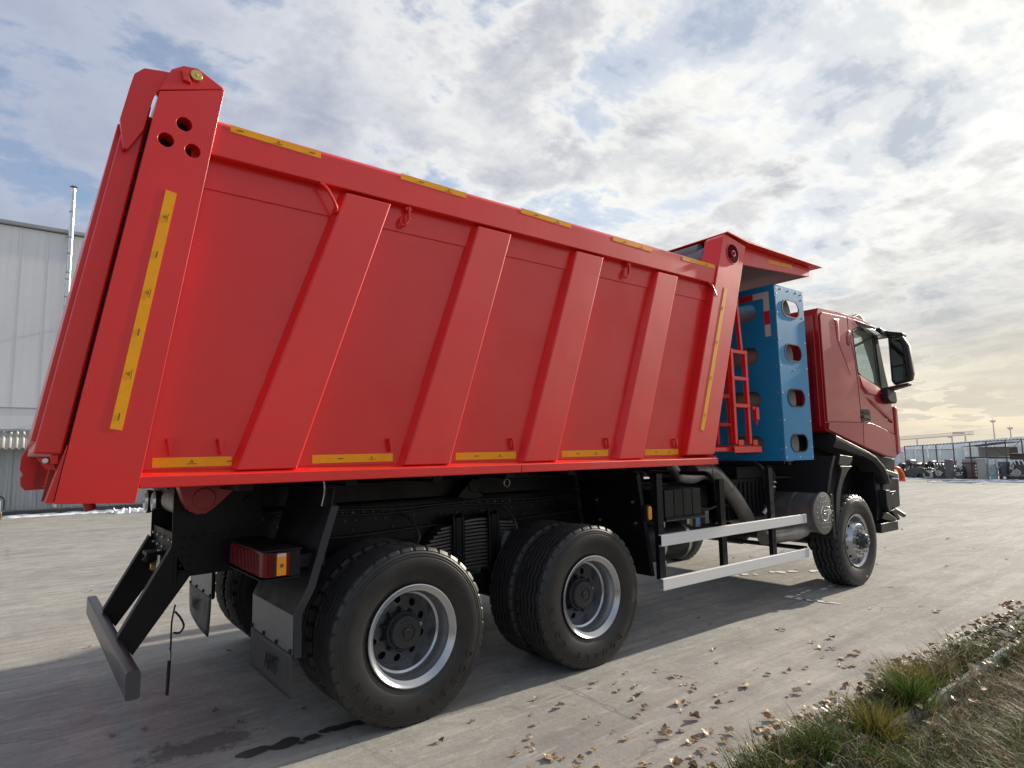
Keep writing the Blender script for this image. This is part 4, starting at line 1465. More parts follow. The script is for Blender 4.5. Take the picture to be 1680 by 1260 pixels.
# ---- cab
cab = empty('cab', (0, 0, 0), 0, truck)
OUT = [(5.135, 1.70), (5.135, 3.03), (5.165, 3.075), (5.70, 3.088), (6.27, 3.073), (6.50, 3.045), (6.62, 2.97), (6.86, 2.30), (6.96, 1.95), (6.985, 1.40), (6.90, 1.36), (6.646, 1.385), (6.004, 1.510), (5.30, 1.665)]
INN = [(5.20, 1.76), (5.20, 2.98), (5.70, 3.02), (6.27, 3.01), (6.45, 2.985), (6.56, 2.93), (6.79, 2.30), (6.88, 1.95), (6.90, 1.46), (6.65, 1.45), (6.02, 1.575), (5.32, 1.73)]
WIN = [(5.945, 2.895), (5.965, 2.70), (6.012, 2.395), (6.10, 2.345), (6.640, 2.235), (6.560, 2.945), (6.50, 2.975), (6.10, 2.945)]
mb = MB()


def bulge(poly, y, cut):
    return [(x, y * (1.0 if 5.3 < x < 6.5 else 0.985), z) for x, z in poly]


mb.loft([[(x, -1.210, z) for x, z in OUT], [(x, 1.210, z) for x, z in OUT]])
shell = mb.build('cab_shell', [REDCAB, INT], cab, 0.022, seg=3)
c1 = MB().prism(INN, -1.15, 1.15)
c2 = MB().prism(WIN, -1.4, 1.4)
c3 = MB()
c3.prismx([(-1.12, 2.20), (1.12, 2.20), (1.06, 2.975), (-1.06, 2.975)], 6.45, 7.2)
carve(shell, [c1, c2, c3])
me = shell.data
me.materials.clear()
me.materials.append(REDCAB)
me.materials.append(INT)
for p in me.polygons:
    c, nn = p.center, p.normal
    inside = (abs(c.y) <= 1.152 and 5.19 < c.x < 6.92 and (nn.dot(Vector((6.0, 0, 2.3)) - c) > 0.0) and 1.45 < c.z < 3.03
              and not (abs(nn.y) < 0.2 and (c.x < 5.15)))
    edge = abs(c.y) > 1.152 and abs(c.y) < 1.2095 and 5.9 < c.x < 6.7 and 2.2 < c.z < 3.0
    p.material_index = 1 if (inside or edge) else 0

# rear corner moulding of the cab
mb = MB()
for y in (-1.02, -0.86):
    mb.box(5.115, 5.134, y, y + 0.05, 1.75, 2.98)
mb.box(5.105, 5.134, -1.17, -1.12, 1.74, 3.0)
tag(mb.build('rear_moulding', REDCAB, cab, 0.006), kind='stuff')
# rear side panel and door, proud of the shell with a shadow gap between them
SIDE = [(5.165, 1.792), (5.165, 2.985), (5.22, 3.035), (5.828, 3.048), (5.838, 2.90), (5.945, 2.55), (5.985, 2.25), (6.000, 1.80)]
mb = MB()
mb.loft([[(x, -1.226, z) for x, z in SIDE], [(x, -1.2105, z) for x, z in SIDE]])
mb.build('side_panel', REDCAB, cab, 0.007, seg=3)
DOOR = [(5.846, 3.045), (6.26, 3.030), (6.50, 3.000), (6.60, 2.93), (6.845, 2.29), (6.915, 1.97), (6.93, 1.665), (6.45, 1.765), (6.22, 1.802), (6.011, 1.800), (5.996, 2.25), (5.955, 2.56), (5.850, 2.90)]
mb = MB()
mb.loft([[(x, -1.226, z) for x, z in DOOR], [(x, -1.2105, z) for x, z in DOOR]])
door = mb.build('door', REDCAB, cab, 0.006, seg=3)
carve(door, [MB().prism([(x + (0.012 if x > 6.3 else -0.012), z + (0.012 if z > 2.6 else -0.012)) for x, z in WIN], -1.3, -1.1)])
# recessed darker swage under the window and the long door crease
mb = MB()
mb.loft([[(x, y, z) for x, y, z in ((6.03, -1.2262, 2.37), (6.30, -1.2262, 2.312), (6.66, -1.2262, 2.215), (6.70, -1.2262, 2.16), (6.42, -1.2262, 2.135), (6.20, -1.2262, 2.14), (6.06, -1.2262, 2.22))],
         [(x, y, z) for x, y, z in ((6.05, -1.232, 2.345), (6.30, -1.232, 2.29), (6.64, -1.232, 2.20), (6.66, -1.246, 2.168), (6.42, -1.252, 2.145), (6.20, -1.252, 2.152), (6.08, -1.246, 2.23))]])
mb.build('door_swage', REDCAB, cab, 0.003)
mb = MB()
mb.loft([[(6.13, -1.2262, 2.12), (6.42, -1.2262, 2.04), (6.88, -1.2262, 1.84), (6.86, -1.2262, 1.80), (6.55, -1.2262, 1.93), (6.3, -1.2262, 2.02)],
         [(6.16, -1.227, 2.11), (6.42, -1.243, 2.03), (6.86, -1.247, 1.835), (6.84, -1.247, 1.812), (6.55, -1.240, 1.938), (6.3, -1.232, 2.026)]])
mb.build('door_crease', REDCAB, cab, 0.004)
LOW = [[(5.165, 1.705), (5.165, 1.785), (6.000, 1.793), (6.004, 1.516)], [(6.013, 1.516), (6.010, 1.793), (6.225, 1.795), (6.455, 1.757), (6.935, 1.655), (6.955, 1.41), (6.90, 1.372), (6.650, 1.392)]]
for L_ in LOW:
    mb = MB()
    xs = [x for x, z in L_]
    mb.loft([[(x, -1.242 + (0.012 if z < 1.75 else 0.0), z) for x, z in L_], [(x, -1.2105, z) for x, z in L_]])
    mb.build('lower_panel', REDCAB, cab, 0.007, seg=3)
mb = MB()
mb.loft([[(x, y, z) for x, y, z in ((5.47, -1.2262, 2.99), (5.62, -1.2262, 3.0), (5.60, -1.2262, 2.75), (5.83, -1.2262, 2.36), (5.80, -1.2262, 2.36), (5.52, -1.2262, 2.74), (5.50, -1.2262, 2.97))],
         [(5.50, -1.233, 2.98), (5.59, -1.233, 2.985), (5.565, -1.234, 2.75), (5.825, -1.229, 2.362), (5.808, -1.229, 2.362), (5.548, -1.234, 2.742), (5.52, -1.233, 2.965)]])
mb.build('panel_swage', REDCAB, cab, 0.003)
mb = MB()
mb.box(6.955, 7.03, -1.18, 1.18, 1.42, 2.02)
mb.prism([(6.93, 1.40), (7.035, 1.42), (7.03, 2.0), (6.955, 2.02)], -1.245, -1.19)
mb.build('front_panel', REDCAB, cab, 0.02, seg=3)
# door handle in its recess, small badge
mb = MB()
mb.loft([[(x, -1.2262, z) for x, z in rrect(6.12, 1.882, 0.255, 0.150, 0.035, 4)], [(x, -1.231, z) for x, z in rrect(6.12, 1.882, 0.245, 0.140, 0.033, 4)]], mi=0)
mb.loft([[(x, -1.2312, z) for x, z in rrect(6.125, 1.862, 0.205, 0.038, 0.015, 4)], [(x, -1.250, z) for x, z in rrect(6.125, 1.866, 0.200, 0.034, 0.015, 4)]], mi=1)
mb.loft([[(x, -1.2312, z) for x, z in rrect(6.125, 1.918, 0.19, 0.020, 0.009, 4)], [(x, -1.242, z) for x, z in rrect(6.125, 1.918, 0.18, 0.016, 0.007, 4)]], mi=0)
mb.build('door_handle', [BLACKP, STEELDK], cab, 0.002)
mb = MB()
mb.box(6.68, 6.755, -1.2295, -1.2262, 1.842, 1.856)
mb.build('badge', ZINC, cab, smooth=0)
# glass and trim
mb = MB()
mb.prism([(x, z) for x, z in WIN], -1.190, -1.186)
mb.build('side_window', GLASS, cab, smooth=0)
mb = MB()
mb.prism([(x, z) for x, z in WIN], 1.186, 1.190)
mb.build('side_window', GLASS, cab, smooth=0)
mb = MB()
mb.loft([[(6.870, -1.10, 2.20), (6.870, 1.10, 2.20), (6.620, 1.05, 2.97), (6.620, -1.05, 2.97)], [(6.876, -1.10, 2.20), (6.876, 1.10, 2.20), (6.626, 1.05, 2.97), (6.626, -1.05, 2.97)]])
mb.build('windscreen', GLASS, cab, smooth=0)
mb = MB()
W2 = [(x, z) for x, z in WIN]
cx_, cz_ = 6.28, 2.62
inn = [(cx_ + (x - cx_) * 0.955, cz_ + (z - cz_) * 0.955) for x, z in W2]
mb.loft([[(x, -1.2275, z) for x, z in inn], [(x, -1.2275, z) for x, z in W2], [(x, -1.195, z) for x, z in W2], [(x, -1.195, z) for x, z in inn]], False)
mb.prism([(5.975, 2.69), (6.56, 2.865), (6.56, 2.895), (5.97, 2.715)], -1.216, -1.196)                       # divider below the vent
mb.prism([(6.560, 2.93), (6.640, 2.90), (6.830, 2.26), (6.700, 2.235), (6.640, 2.245), (6.625, 2.38)], -1.2290, -1.2264)     # black A pillar cover
mb.build('window_trim', BLACKP, cab, 0.002)
mb = MB()
mb.loft([[(x, -1.232, z) for x, z in ((6.05, 3.03), (6.55, 3.015), (6.75, 2.94), (6.70, 2.915), (6.52, 2.955), (6.20, 2.945))], [(x, -1.22, z) for x, z in ((6.0, 3.03), (6.55, 3.015), (6.75, 2.94), (6.70, 2.90), (6.52, 2.94), (6.15, 2.92))]])
mb.build('drip_rail', BLACKP, cab, 0.003)
mb = MB()
mb.loft([[(6.16, -1.226, 2.965), (6.42, -1.226, 2.978), (6.72, -1.226, 2.915), (6.66, -1.226, 2.880), (6.42, -1.226, 2.905)], [(6.20, -1.275, 2.945), (6.42, -1.280, 2.955), (6.70, -1.280, 2.900), (6.65, -1.278, 2.878), (6.42, -1.280, 2.900)]])
mb.build('wind_deflector', mat('smoked_deflector', (0.55, 0.55, 0.53), 0.12, coat=1.0, metal=0.2), cab, 0.004)
mb = MB()
mb.prism([(6.18, 3.09), (6.47, 3.19), (6.52, 3.18), (6.72, 3.06), (6.95, 2.985), (6.94, 2.965), (6.64, 3.01), (6.50, 3.06)], -1.10, 1.10)
mb.build('sun_visor', BLACKP, cab, 0.008)
mb = MB()
mb.prism([(6.55, 2.99), (6.80, 2.955), (6.90, 2.90), (6.80, 2.88), (6.60, 2.93)], -1.30, -1.10)
mb.build('roof_corner', BLACKP, cab, 0.008)
# oval marker on the pillar
mb = MB()
mb.loft([[(x, -1.2262, z) for x, z in [(5.835 + 0.062 * math.cos(2 * PI * k / 20) + 0.022 * math.sin(2 * PI * k / 20), 2.795 + 0.10 * math.sin(2 * PI * k / 20)) for k in range(20)]],
         [(x, -1.236, z) for x, z in [(5.835 + 0.050 * math.cos(2 * PI * k / 20) + 0.022 * math.sin(2 * PI * k / 20), 2.795 + 0.085 * math.sin(2 * PI * k / 20)) for k in range(20)]]])
mb.build('oval_cover', REDDK, cab)
# interior: seat, wheel, far pillar lining
mb = MB()
mb.prism([(5.55, 1.95), (6.0, 1.95), (6.0, 2.1), (5.72, 2.14), (5.62, 2.75), (5.5, 2.75)], 0.35, 0.85)
mb.box(5.48, 5.60, 0.48, 0.72, 2.72, 2.92)
mb.build('seat', mat('seat_cloth', (0.10, 0.10, 0.11), 0.9), cab, 0.03)
mb = MB()
mb.prism([(6.45, 1.8), (6.88, 1.8), (6.86, 2.22), (6.60, 2.26), (6.45, 2.12)], -1.1, 1.1)
mb.build('dashboard', INT, cab, 0.02)
mb = MB()
cc = Vector((6.38, 0.55, 2.22))
ux, uz = Vector((0, 1, 0)), Vector((0.5, 0, 0.86)).normalized()
mb.tube([tuple(cc + ux * 0.21 * math.cos(R(a)) + uz * 0.21 * math.sin(R(a))) for a in range(0, 361, 20)], 0.015, 8, 0, 1)
mb.cyl(tuple(cc), (6.55, 0.55, 2.05), 0.03, 0.03, 8)
mb.build('steering_wheel', BLACKP, cab)


# mirrors
def mirror(s):
    mr = empty('mirror', (0, 0, 0), 0, truck)
    y = lambda a: s * a
    mb = MB()
    q_ = [(1.285, 2.895), (1.44, 2.885), (1.495, 2.76), (1.515, 2.40), (1.49, 2.31), (1.32, 2.275), (1.285, 2.33)]
    mb.loft([[(6.80, y(a), z) for a, z in q_], [(6.84, y(a + 0.012 if a > 1.35 else a - 0.006), z) for a, z in q_],
             [(6.98, y(1.39 + (a - 1.39) * 0.86), 2.6 + (z - 2.6) * 0.92) for a, z in q_], [(7.03, y(1.39 + (a - 1.39) * 0.5), 2.6 + (z - 2.6) * 0.7) for a, z in q_]])
    mb.build('housing', BLACKP, mr, 0.012, seg=3)
    mb = MB()
    mb.prismx([(y(a), z) for a, z in ((1.305, 2.865), (1.430, 2.86), (1.465, 2.76), (1.478, 2.53), (1.318, 2.52), (1.302, 2.60))], 6.792, 6.7995)
    mb.build('main_glass', MIRG, mr, 0.002)
    mb = MB()
    mb.prismx([(y(a), z) for a, z in ((1.315, 2.495), (1.480, 2.505), (1.487, 2.40), (1.470, 2.335), (1.33, 2.305), (1.312, 2.34))], 6.790, 6.7995)
    mb.build('wide_glass', MIRG, mr, 0.002)
    mb = MB()
    mb.loft([[(x, y(1.20), z) for x, z in ((6.58, 2.99), (6.80, 2.95), (6.84, 2.91), (6.62, 2.93))], [(x, y(1.34), z) for x, z in ((6.75, 2.955), (6.93, 2.935), (6.94, 2.895), (6.78, 2.905))], [(x, y(1.45), z) for x, z in ((6.82, 2.93), (6.95, 2.92), (6.95, 2.885), (6.83, 2.89))]])
    mb.loft([[(x, y(1.22), z) for x, z in ((6.62, 2.235), (6.80, 2.225), (6.82, 2.185), (6.64, 2.195))], [(x, y(1.46), z) for x, z in ((6.82, 2.295), (6.95, 2.295), (6.95, 2.265), (6.83, 2.262))]])
    mb.build('arm', BLACKP, mr, 0.008)
    mb = MB()
    mb.prism([(6.60, 2.225), (6.85, 2.205), (6.875, 2.08), (6.84, 2.045), (6.66, 2.055), (6.595, 2.10)], min(y(1.224), y(1.31)), max(y(1.224), y(1.31)))
    mb.build('base', BLACKP, mr, 0.015, seg=3)


mirror(-1)
mirror(1)

# wheel arch, splash guards, bumper, step
mb = MB()
arch_o = [(5.258, 1.668), (6.055, 1.462), (6.25, 1.40), (6.465, 1.285), (6.555, 1.18), (6.600, 1.07)]
arch_i = [(5.212, 1.515), (6.02, 1.385), (6.19, 1.335), (6.36, 1.235), (6.45, 1.14), (6.49, 1.05)]
rg = []
for (xo, zo), (xi, zi) in zip(arch_o, arch_i):
    mx_, mz_ = (xo + xi) / 2, (zo + zi) / 2
    rg.append([(xo, -1.00, zo), (xo, -1.20, zo), (xo + (mx_ - xo) * 0.3, -1.262, zo + (mz_ - zo) * 0.3), (mx_, -1.268, mz_), (xi, -1.245, zi), (xi, -1.00, zi)])
mb.loft(rg)
mb.build('wheel_arch', BLACKP, truck, 0.008, seg=3)
mb = MB()
mb.prism([(5.20, 1.69), (6.0, 1.50), (6.64, 1.375), (6.95, 1.35), (6.90, 1.15), (6.62, 1.10), (6.48, 1.30), (6.07, 1.475), (5.27, 1.685)], -1.19, -0.98)
mb.box(5.15, 6.9, -0.90, 0.90, 0.85, 1.70)
mb.box(5.20, 6.75, 0.95, 1.18, 1.42, 1.60)
mb.box(6.5, 6.9, 0.9, 1.2, 0.8, 1.4)
mb.prism([(6.40, 1.30), (6.52, 1.15), (6.56, 0.80), (6.46, 0.64), (6.36, 0.62), (6.42, 0.85), (6.38, 1.12)], -1.16, -0.55)
mb.build('wheel_well', BLACK, truck, 0.006)
fl = MB()
fl.prism([(5.239, 1.308), (5.531, 1.300), (5.42, 1.25), (5.31, 1.16), (5.264, 1.106), (5.20, 1.0), (5.165, 0.85), (5.128, 0.615), (5.046, 0.618), (5.075, 0.85), (5.105, 1.00), (5.147, 1.079), (5.27, 1.26)], -1.29, -1.25)
fl.prism([(5.302, 1.43), (5.593, 1.405), (5.60, 1.37), (5.52, 1.312), (5.25, 1.322)], -1.27, -1.20)
fl.box(4.985, 5.045, -1.285, -0.60, 0.55, 1.02)
fl.prism([(4.985, 1.02), (5.045, 1.02), (5.14, 1.25), (5.25, 1.42), (5.19, 1.42), (5.08, 1.25)], -1.249, -0.60)
fl.build('wheel_splash_guard', BLACKP, truck, 0.006)
bp = MB()
bp.prism([(6.60, 1.16), (6.93, 1.105), (7.06, 1.10), (7.04, 0.752), (6.90, 0.74), (6.60, 0.765), (6.52, 0.85)], -1.18, 1.18)
bumper = bp.build('front_bumper', BLACKP, truck, 0.02, seg=3)
bp = MB()
bp.prism([(6.535, 1.235), (6.82, 1.185), (6.90, 1.17), (6.905, 1.115), (6.60, 1.165), (6.56, 1.19)], -1.235, -1.0)
bp.build('step_block', STEELDK, bumper, 0.008)
bp = MB()
bp.prism([(6.50, 0.985), (6.62, 0.98), (6.64, 0.74), (6.56, 0.705), (6.50, 0.80)], -1.235, -1.05)
bp.box(6.63, 6.80, -1.23, -1.08, 0.935, 0.960)
bp.prism([(6.65, 0.93), (6.80, 0.925), (6.78, 0.79), (6.68, 0.78)], -1.205, -1.1802)
bp.prism([(6.50, 0.72), (6.62, 0.70), (6.87, 0.60), (6.70, 0.59), (6.42, 0.645)], -1.20, -0.90)
bp.box(6.37, 6.87, -1.20, -0.85, 0.475, 0.588)
bp.prism([(6.72, 0.72), (6.84, 0.735), (6.98, 0.60), (6.93, 0.585)], -1.19, -1.05)
bp.build('corner_step', BLACKP, bumper, 0.008)
bp = MB()
bp.cyl((6.92, -1.12, 0.735), (7.19, -1.15, 0.625), 0.028, 0.028, 12)
bp.build('tow_bar_pin', STEELDK, bumper)
bp = MB()
bp.tube([(7.00, -1.13, 1.225), (7.06, -1.15, 1.235), (7.13, -1.16, 1.215), (7.18, -1.165, 1.16), (7.20, -1.165, 1.10), (7.195, -1.165, 1.065)], lambda t: 0.018 + 0.022 * t, 12)
bp.build('tow_strap', ORANGE, bumper)

# ------------------------------------------------------------------ warehouse on the left
CLAD = mat('grey_cladding', (0.68, 0.695, 0.72), 0.55, metal=0.15, bump=0.04, bscale=6, var=0.05, vscale=0.8, dirt=((0.55, 0.56, 0.57), 0.35), stretch=(3, 3, 0.4), dirt_scale=1.2)
CLADLOW = mat('ribbed_steel', (0.34, 0.37, 0.39), 0.5, metal=0.35, var=0.12, vscale=1.5, dirt=((0.42, 0.43, 0.44), 0.45), stretch=(5, 5, 0.6), dirt_scale=1.0)
ASB = mat('fibre_cement', (0.47, 0.45, 0.41), 0.85, bump=0.15, bscale=40, var=0.15, vscale=3, dirt=((0.25, 0.24, 0.22), 0.4))
FASC = mat('fascia_metal', (0.36, 0.37, 0.38), 0.5, metal=0.3)
PIPEM = mat('bright_flue', (0.62, 0.62, 0.60), 0.22, metal=0.9, bump=0.25, bscale=9, var=0.12, vscale=5)
CONCD = mat('dark_plinth', (0.085, 0.085, 0.088), 0.85, bump=0.3, bscale=20, var=0.3)
SNOW = mat('snow', (0.82, 0.84, 0.88), 0.7, bump=0.4, bscale=18)

wh = empty('warehouse', (0, 18.45, 0))
tag(wh, 'grey sheet metal warehouse with a corrugated canopy and a tall flue', 'warehouse')
BY = 18.45
mb = MB()
mb.box(-9.0, 9.0, 0.02, 12.0, 0.0, 8.42)
mb.build('wall', CLAD, wh, smooth=0)
xs = [-9.0]
x = -2.085
while x > -8.6:
    x -= 0.635
edges = []
x = -2.085 - 0.635 * 11
while x < 8.9:
    edges.append(x)
    edges.append(x + 0.545)
    x += 0.635
pm = MB().box(0.0015, 0.5435, -0.008, 0.019, 3.085, 8.405).mesh('panel', CLAD, 0)
pn = MB().box(0.0015, 0.0885, -0.005, 0.019, 3.085, 8.405).mesh('panel', CLAD, 0)
pl = MB().box(0.0015, 0.6335, -0.008, 0.019, 2.46, 3.06).mesh('panel', CLAD, 0)
for i in range(0, len(edges), 2):
    link('panel', pm, wh, (edges[i], 0, 0))
    link('panel', pn, wh, (edges[i] + 0.545, 0, 0))
    link('panel', pl, wh, (edges[i], 0, 0))
mb = MB()
mb.box(-9.1, 9.1, -0.10, 12.1, 8.421, 8.435)
mb.box(-9.1, 9.1, -0.12, 0.05, 8.436, 8.53)
mb.box(-9.1, 9.1, -0.05, 0.018, 8.405, 8.4205, 1)
mb.build('fascia', [FASC, CONCD], wh, smooth=0)
mb = MB()
mb.box(-9.0, 9.0, -0.035, 0.018, 3.062, 3.083)
mb.box(-9.0, 9.0, -0.030, 0.018, 2.40, 2.458)
mb.build('flashing', FASC, wh, smooth=0)
# canopy of wavy sheets
wl = 0.1465
sheet = MB()
n = 6 * 12
vs, fs = [], []
for i in range(n + 1):
    x = i / 12 * wl
    dz = 0.030 * math.cos(2 * PI * i / 12)
    vs += [(x, 0.0, 2.395 + dz), (x, -0.62, 1.90 + dz)]
for i in range(n):
    fs.append((2 * i, 2 * i + 2, 2 * i + 3, 2 * i + 1))
sheet.add(vs, fs)
shm = sheet.mesh('canopy_sheet', ASB, 60)
for k in range(-8, 11):
    o = link('canopy_sheet', shm, wh, (-2.2 + k * wl * 6, 0, 0.004 * (k % 2)))
    sm = o.modifiers.new('thick', 'SOLIDIFY')
    sm.thickness = 0.012
# ribbed lower wall in sheets
rib_ = MB()
vs, fs = [], []
n = 24
for i in range(n + 1):
    x = i / n * 0.575
    y = -0.022 if (i % 4) in (1, 2) else -0.010
    vs += [(x, y, 0.16), (x, y, 2.40)]
for i in range(n):
    fs.append((2 * i, 2 * i + 2, 2 * i + 3, 2 * i + 1))
rib_.add(vs, fs)
rbm = rib_.mesh('ribbed_sheet', CLADLOW, 0)
for k in range(-12, 19):
    link('ribbed_sheet', rbm, wh, (-1.945 + k * 0.59, 0.003 * (k % 2) - 0.004, 0))
mb = MB()
mb.box(-9.05, 9.05, -0.10, 0.018, 0.0, 0.13)
mb.build('plinth', CONCD, wh, smooth=0)
# flue with clamps and a rain cap
fo = MB()
fo.cyl((-0.945, -0.22, 0.2), (-0.945, -0.22, 9.83), 0.068, 0.068, 20)
flue = fo.build('flue', PIPEM, wh)
mb = MB()
for z in [1.2, 2.0, 2.8, 3.4, 4.0, 4.6, 5.2, 5.55, 6.1, 6.4, 6.95, 7.15, 7.75, 8.25, 9.05]:
    mb.cyl((-0.945, -0.22, z), (-0.945, -0.22, z + 0.045), 0.075, 0.075, 16)
for z in (2.8, 5.5, 8.27):
    mb.box(-1.06, -0.83, -0.24, -0.20, z - 0.02, z + 0.02)
    mb.box(-0.98, -0.91, -0.20, -0.02, z - 0.02, z + 0.02)
tag(mb.build('flue_clamp', FASC, flue), kind='stuff')
mb = MB()
mb.rings([((-0.945, -0.22, 9.88), (0, 0, 1), 0.10), ((-0.945, -0.22, 9.93), (0, 0, 1), 0.01)], 18)
for t in range(3):
    a = 2 * PI * t / 3
    mb.cyl((-0.945 + 0.05 * math.cos(a), -0.22 + 0.05 * math.sin(a), 9.82), (-0.945 + 0.05 * math.cos(a), -0.22 + 0.05 * math.sin(a), 9.89), 0.006, 0.006, 6)
mb.build('rain_cap', STEELDK, flue)


def snow_strip(name, pts, w, h, seed):
    q_ = random.Random(seed)
    m_ = MB()
    P = []
    for i in range(len(pts) - 1):
        a, b = Vector(pts[i]), Vector(pts[i + 1])
        for k in range(14):
            P.append(a.lerp(b, k / 14))
    rg = []
    for i, p in enumerate(P):
        ww = w * q_.uniform(0.25, 1.2) * (0.3 if i in (0, len(P) - 1) else 1)
        hh = h * q_.uniform(0.3, 1.1)
        d = (P[min(i + 1, len(P) - 1)] - P[max(0, i - 1)]).normalized()
        s_ = Vector((-d.y, d.x, 0))
        j = q_.uniform(-0.2, 0.2) * w
        rg.append([tuple(p + s_ * (j + ww * f) + Vector((0, 0, hh * g_ + 0.004))) for f, g_ in ((-1, 0), (-0.6, 0.7), (0, 1), (0.6, 0.6), (1, 0))])
    m_.loft(rg, False, False)
    o = m_.build(name, SNOW, None, smooth=60)
    tag(o, kind='stuff')
    return o


snow_strip('snow_drift', [(-2.1, 18.10, 0), (0.2, 18.15, 0), (1.3, 18.0, 0), (3.0, 18.15, 0)], 0.10, 0.05, 3)
snow_strip('snow_drift', [(-2.1, 17.62, 0), (-0.6, 17.7, 0), (0.6, 17.4, 0), (1.4, 17.2, 0), (2.6, 17.5, 0)], 0.20, 0.05, 4)
snow_strip('snow_drift', [(0.4, 17.0, 0), (1.3, 16.9, 0), (2.4, 17.1, 0)], 0.30, 0.16, 8)
snow_strip('snow_drift', [(28.0, 5.6, 0), (29.5, 4.0, 0), (30.2, 2.6, 0), (30.8, 1.2, 0)], 0.22, 0.05, 5)
snow_strip('snow_drift', [(30.4, 8.2, 0), (30.3, 6.6, 0), (30.5, 5.0, 0), (31.0, 3.6, 0), (31.5, 2.0, 0)], 0.12, 0.04, 6)
snow_strip('snow_drift', [(31.3, 8.2, 0), (31.3, 6.9, 0)], 0.25, 0.04, 9)

# machine standing on a pallet by the warehouse, cut by the left edge of the picture
mc = empty('machine', (-2.42, 17.3, 0))
tag(mc, 'small grey machine with a white hood and a black hose by the warehouse wall', 'machine')
mb = MB()
mb.prism([(-0.45, 0.20), (0.28, 0.20), (0.28, 0.46), (0.25, 0.52), (-0.45, 0.55)], -0.28, 0.28)
mb.build('casing', mat('machine_grey', (0.20, 0.22, 0.245), 0.4, coat=0.3), mc, 0.02)
mb = MB()
mb.prism([(-0.45, 0.551), (0.10, 0.50), (0.13, 0.56), (0.06, 0.66), (-0.05, 0.72), (-0.45, 0.73)], -0.30, 0.26)
mb.build('hood', mat('machine_white', (0.75, 0.77, 0.78), 0.3, coat=0.5), mc, 0.03, seg=3)
mb = MB()
mb.prism([(-0.20, 0.57), (0.10, 0.555), (0.10, 0.535), (-0.20, 0.545)], -0.305, -0.2805)
mb.tube([(0.0, -0.1, 0.70), (0.16, -0.12, 0.64), (0.28, -0.15, 0.60), (0.345, -0.16, 0.52), (0.35, -0.16, 0.34), (0.34, -0.15, 0.26)], 0.022, 8)
mb.tube([(0.08, -0.1, 0.685), (0.20, -0.12, 0.69)], 0.018, 8, 0, 1)
mb.cyl((0.35, -0.16, 0.46), (0.35, -0.16, 0.48), 0.034, 0.034, 10)
mb.build('hose', CABLEM, mc)
WOOD = mat('pallet_wood', (0.27, 0.20, 0.13), 0.8, bump=0.3, bscale=20, var=0.3, vscale=5, stretch=(1, 6, 6))
pa = empty('pallet', (-2.45, 17.3, 0))
tag(pa, 'weathered wooden pallet under the small grey machine', 'pallet')
for y in (-0.36, -0.12, 0.12, 0.36):
    MB().box(-0.45, 0.34, y - 0.09, y + 0.09, 0.16, 0.19).build('slat', WOOD, pa, 0.003)
for y in (-0.36, 0.0, 0.36):
    MB().box(-0.45, 0.34, y - 0.045, y + 0.045, 0.03, 0.158).build('bearer', WOOD, pa, 0.003)
for x in (-0.40, 0.25):
    MB().box(x - 0.05, x + 0.05, -0.42, 0.42, 0.0, 0.028).build('bottom_slat', WOOD, pa, 0.002)

# ------------------------------------------------------------------ storage frame and what stands under it, far right
FRAME = mat('frame_brown_steel', (0.085, 0.062, 0.060), 0.6)
RUST = mat('frame_red_steel', (0.12, 0.03, 0.03), 0.6)
WHT = mat('white_sheet_roof', (0.72, 0.72, 0.70), 0.6)
sf = empty('storage_shelter', (32.0, 5.5, 0))
tag(sf, 'open steel frame shelter of brown posts with a thin sheet roof edge', 'shelter')
posts = [7.84, 7.06, 6.505, 5.815, 5.165, 4.56, 3.86, 3.285, 2.6, 1.9, 1.2]
top = lambda y: 1.49 + (7.84 - y) * 0.048
for i, y in enumerate(posts):
    MB().box(-0.022, 0.022, y - 5.5 - 0.022, y - 5.5 + 0.022, 0.0, top(y) - 0.02).build('post', RUST if i == 4 else FRAME, sf, 0.0, smooth=0)
for i in range(len(posts) - 1):
    a, b = posts[i] - 5.5, posts[i + 1] - 5.5
    MB().loft([[(-0.025, a, top(posts[i]) - 0.018), (0.025, a, top(posts[i]) - 0.018), (0.025, a, top(posts[i]) + 0.012), (-0.025, a, top(posts[i]) + 0.012)],
               [(-0.025, b, top(posts[i + 1]) - 0.018), (0.025, b, top(posts[i + 1]) - 0.018), (0.025, b, top(posts[i + 1]) + 0.012), (-0.025, b, top(posts[i + 1]) + 0.012)]]).build('top_beam', FRAME, sf, smooth=0)
    if i < 3:
        MB().box(-0.015, 0.015, b + 0.023, a - 0.023, 1.305, 1.33).build('cross_bar', FRAME, sf, smooth=0)
for y in [3.2 + k * 0.13 for k in range(36)]:
    pass
mb = MB()
for k in range(48):
    y = 7.84 - k * 0.138
    mb.box(-0.03, 0.05, y - 5.5 - 0.016, y - 5.5 + 0.016, top(y) + 0.013, top(y) + 0.034)
tag(mb.build('roof_clips', FRAME, sf, smooth=0), kind='stuff')
mb = MB()
mb.cyl((0, 4.30 - 5.5, 1.42), (0, 3.92 - 5.5, 1.02), 0.010, 0.010, 6)
mb.cyl((0, 3.75 - 5.5, 1.15), (0, 3.32 - 5.5, 1.68), 0.012, 0.012, 6)
mb.build('brace', FRAME, sf)
mb = MB()
mb.loft([[(0.3, 5.60 - 5.5, 1.40), (0.3, 4.4 - 5.5, 1.55), (0.3, 3.88 - 5.5, 1.60)], [(0.3, 5.60 - 5.5, 1.425), (0.3, 4.4 - 5.5, 1.60), (0.3, 3.88 - 5.5, 1.63)],
         [(2.3, 5.60 - 5.5, 1.425), (2.3, 4.4 - 5.5, 1.62), (2.3, 3.88 - 5.5, 1.63)], [(2.3, 5.60 - 5.5, 1.40), (2.3, 4.4 - 5.5, 1.58), (2.3, 3.88 - 5.5, 1.60)]])
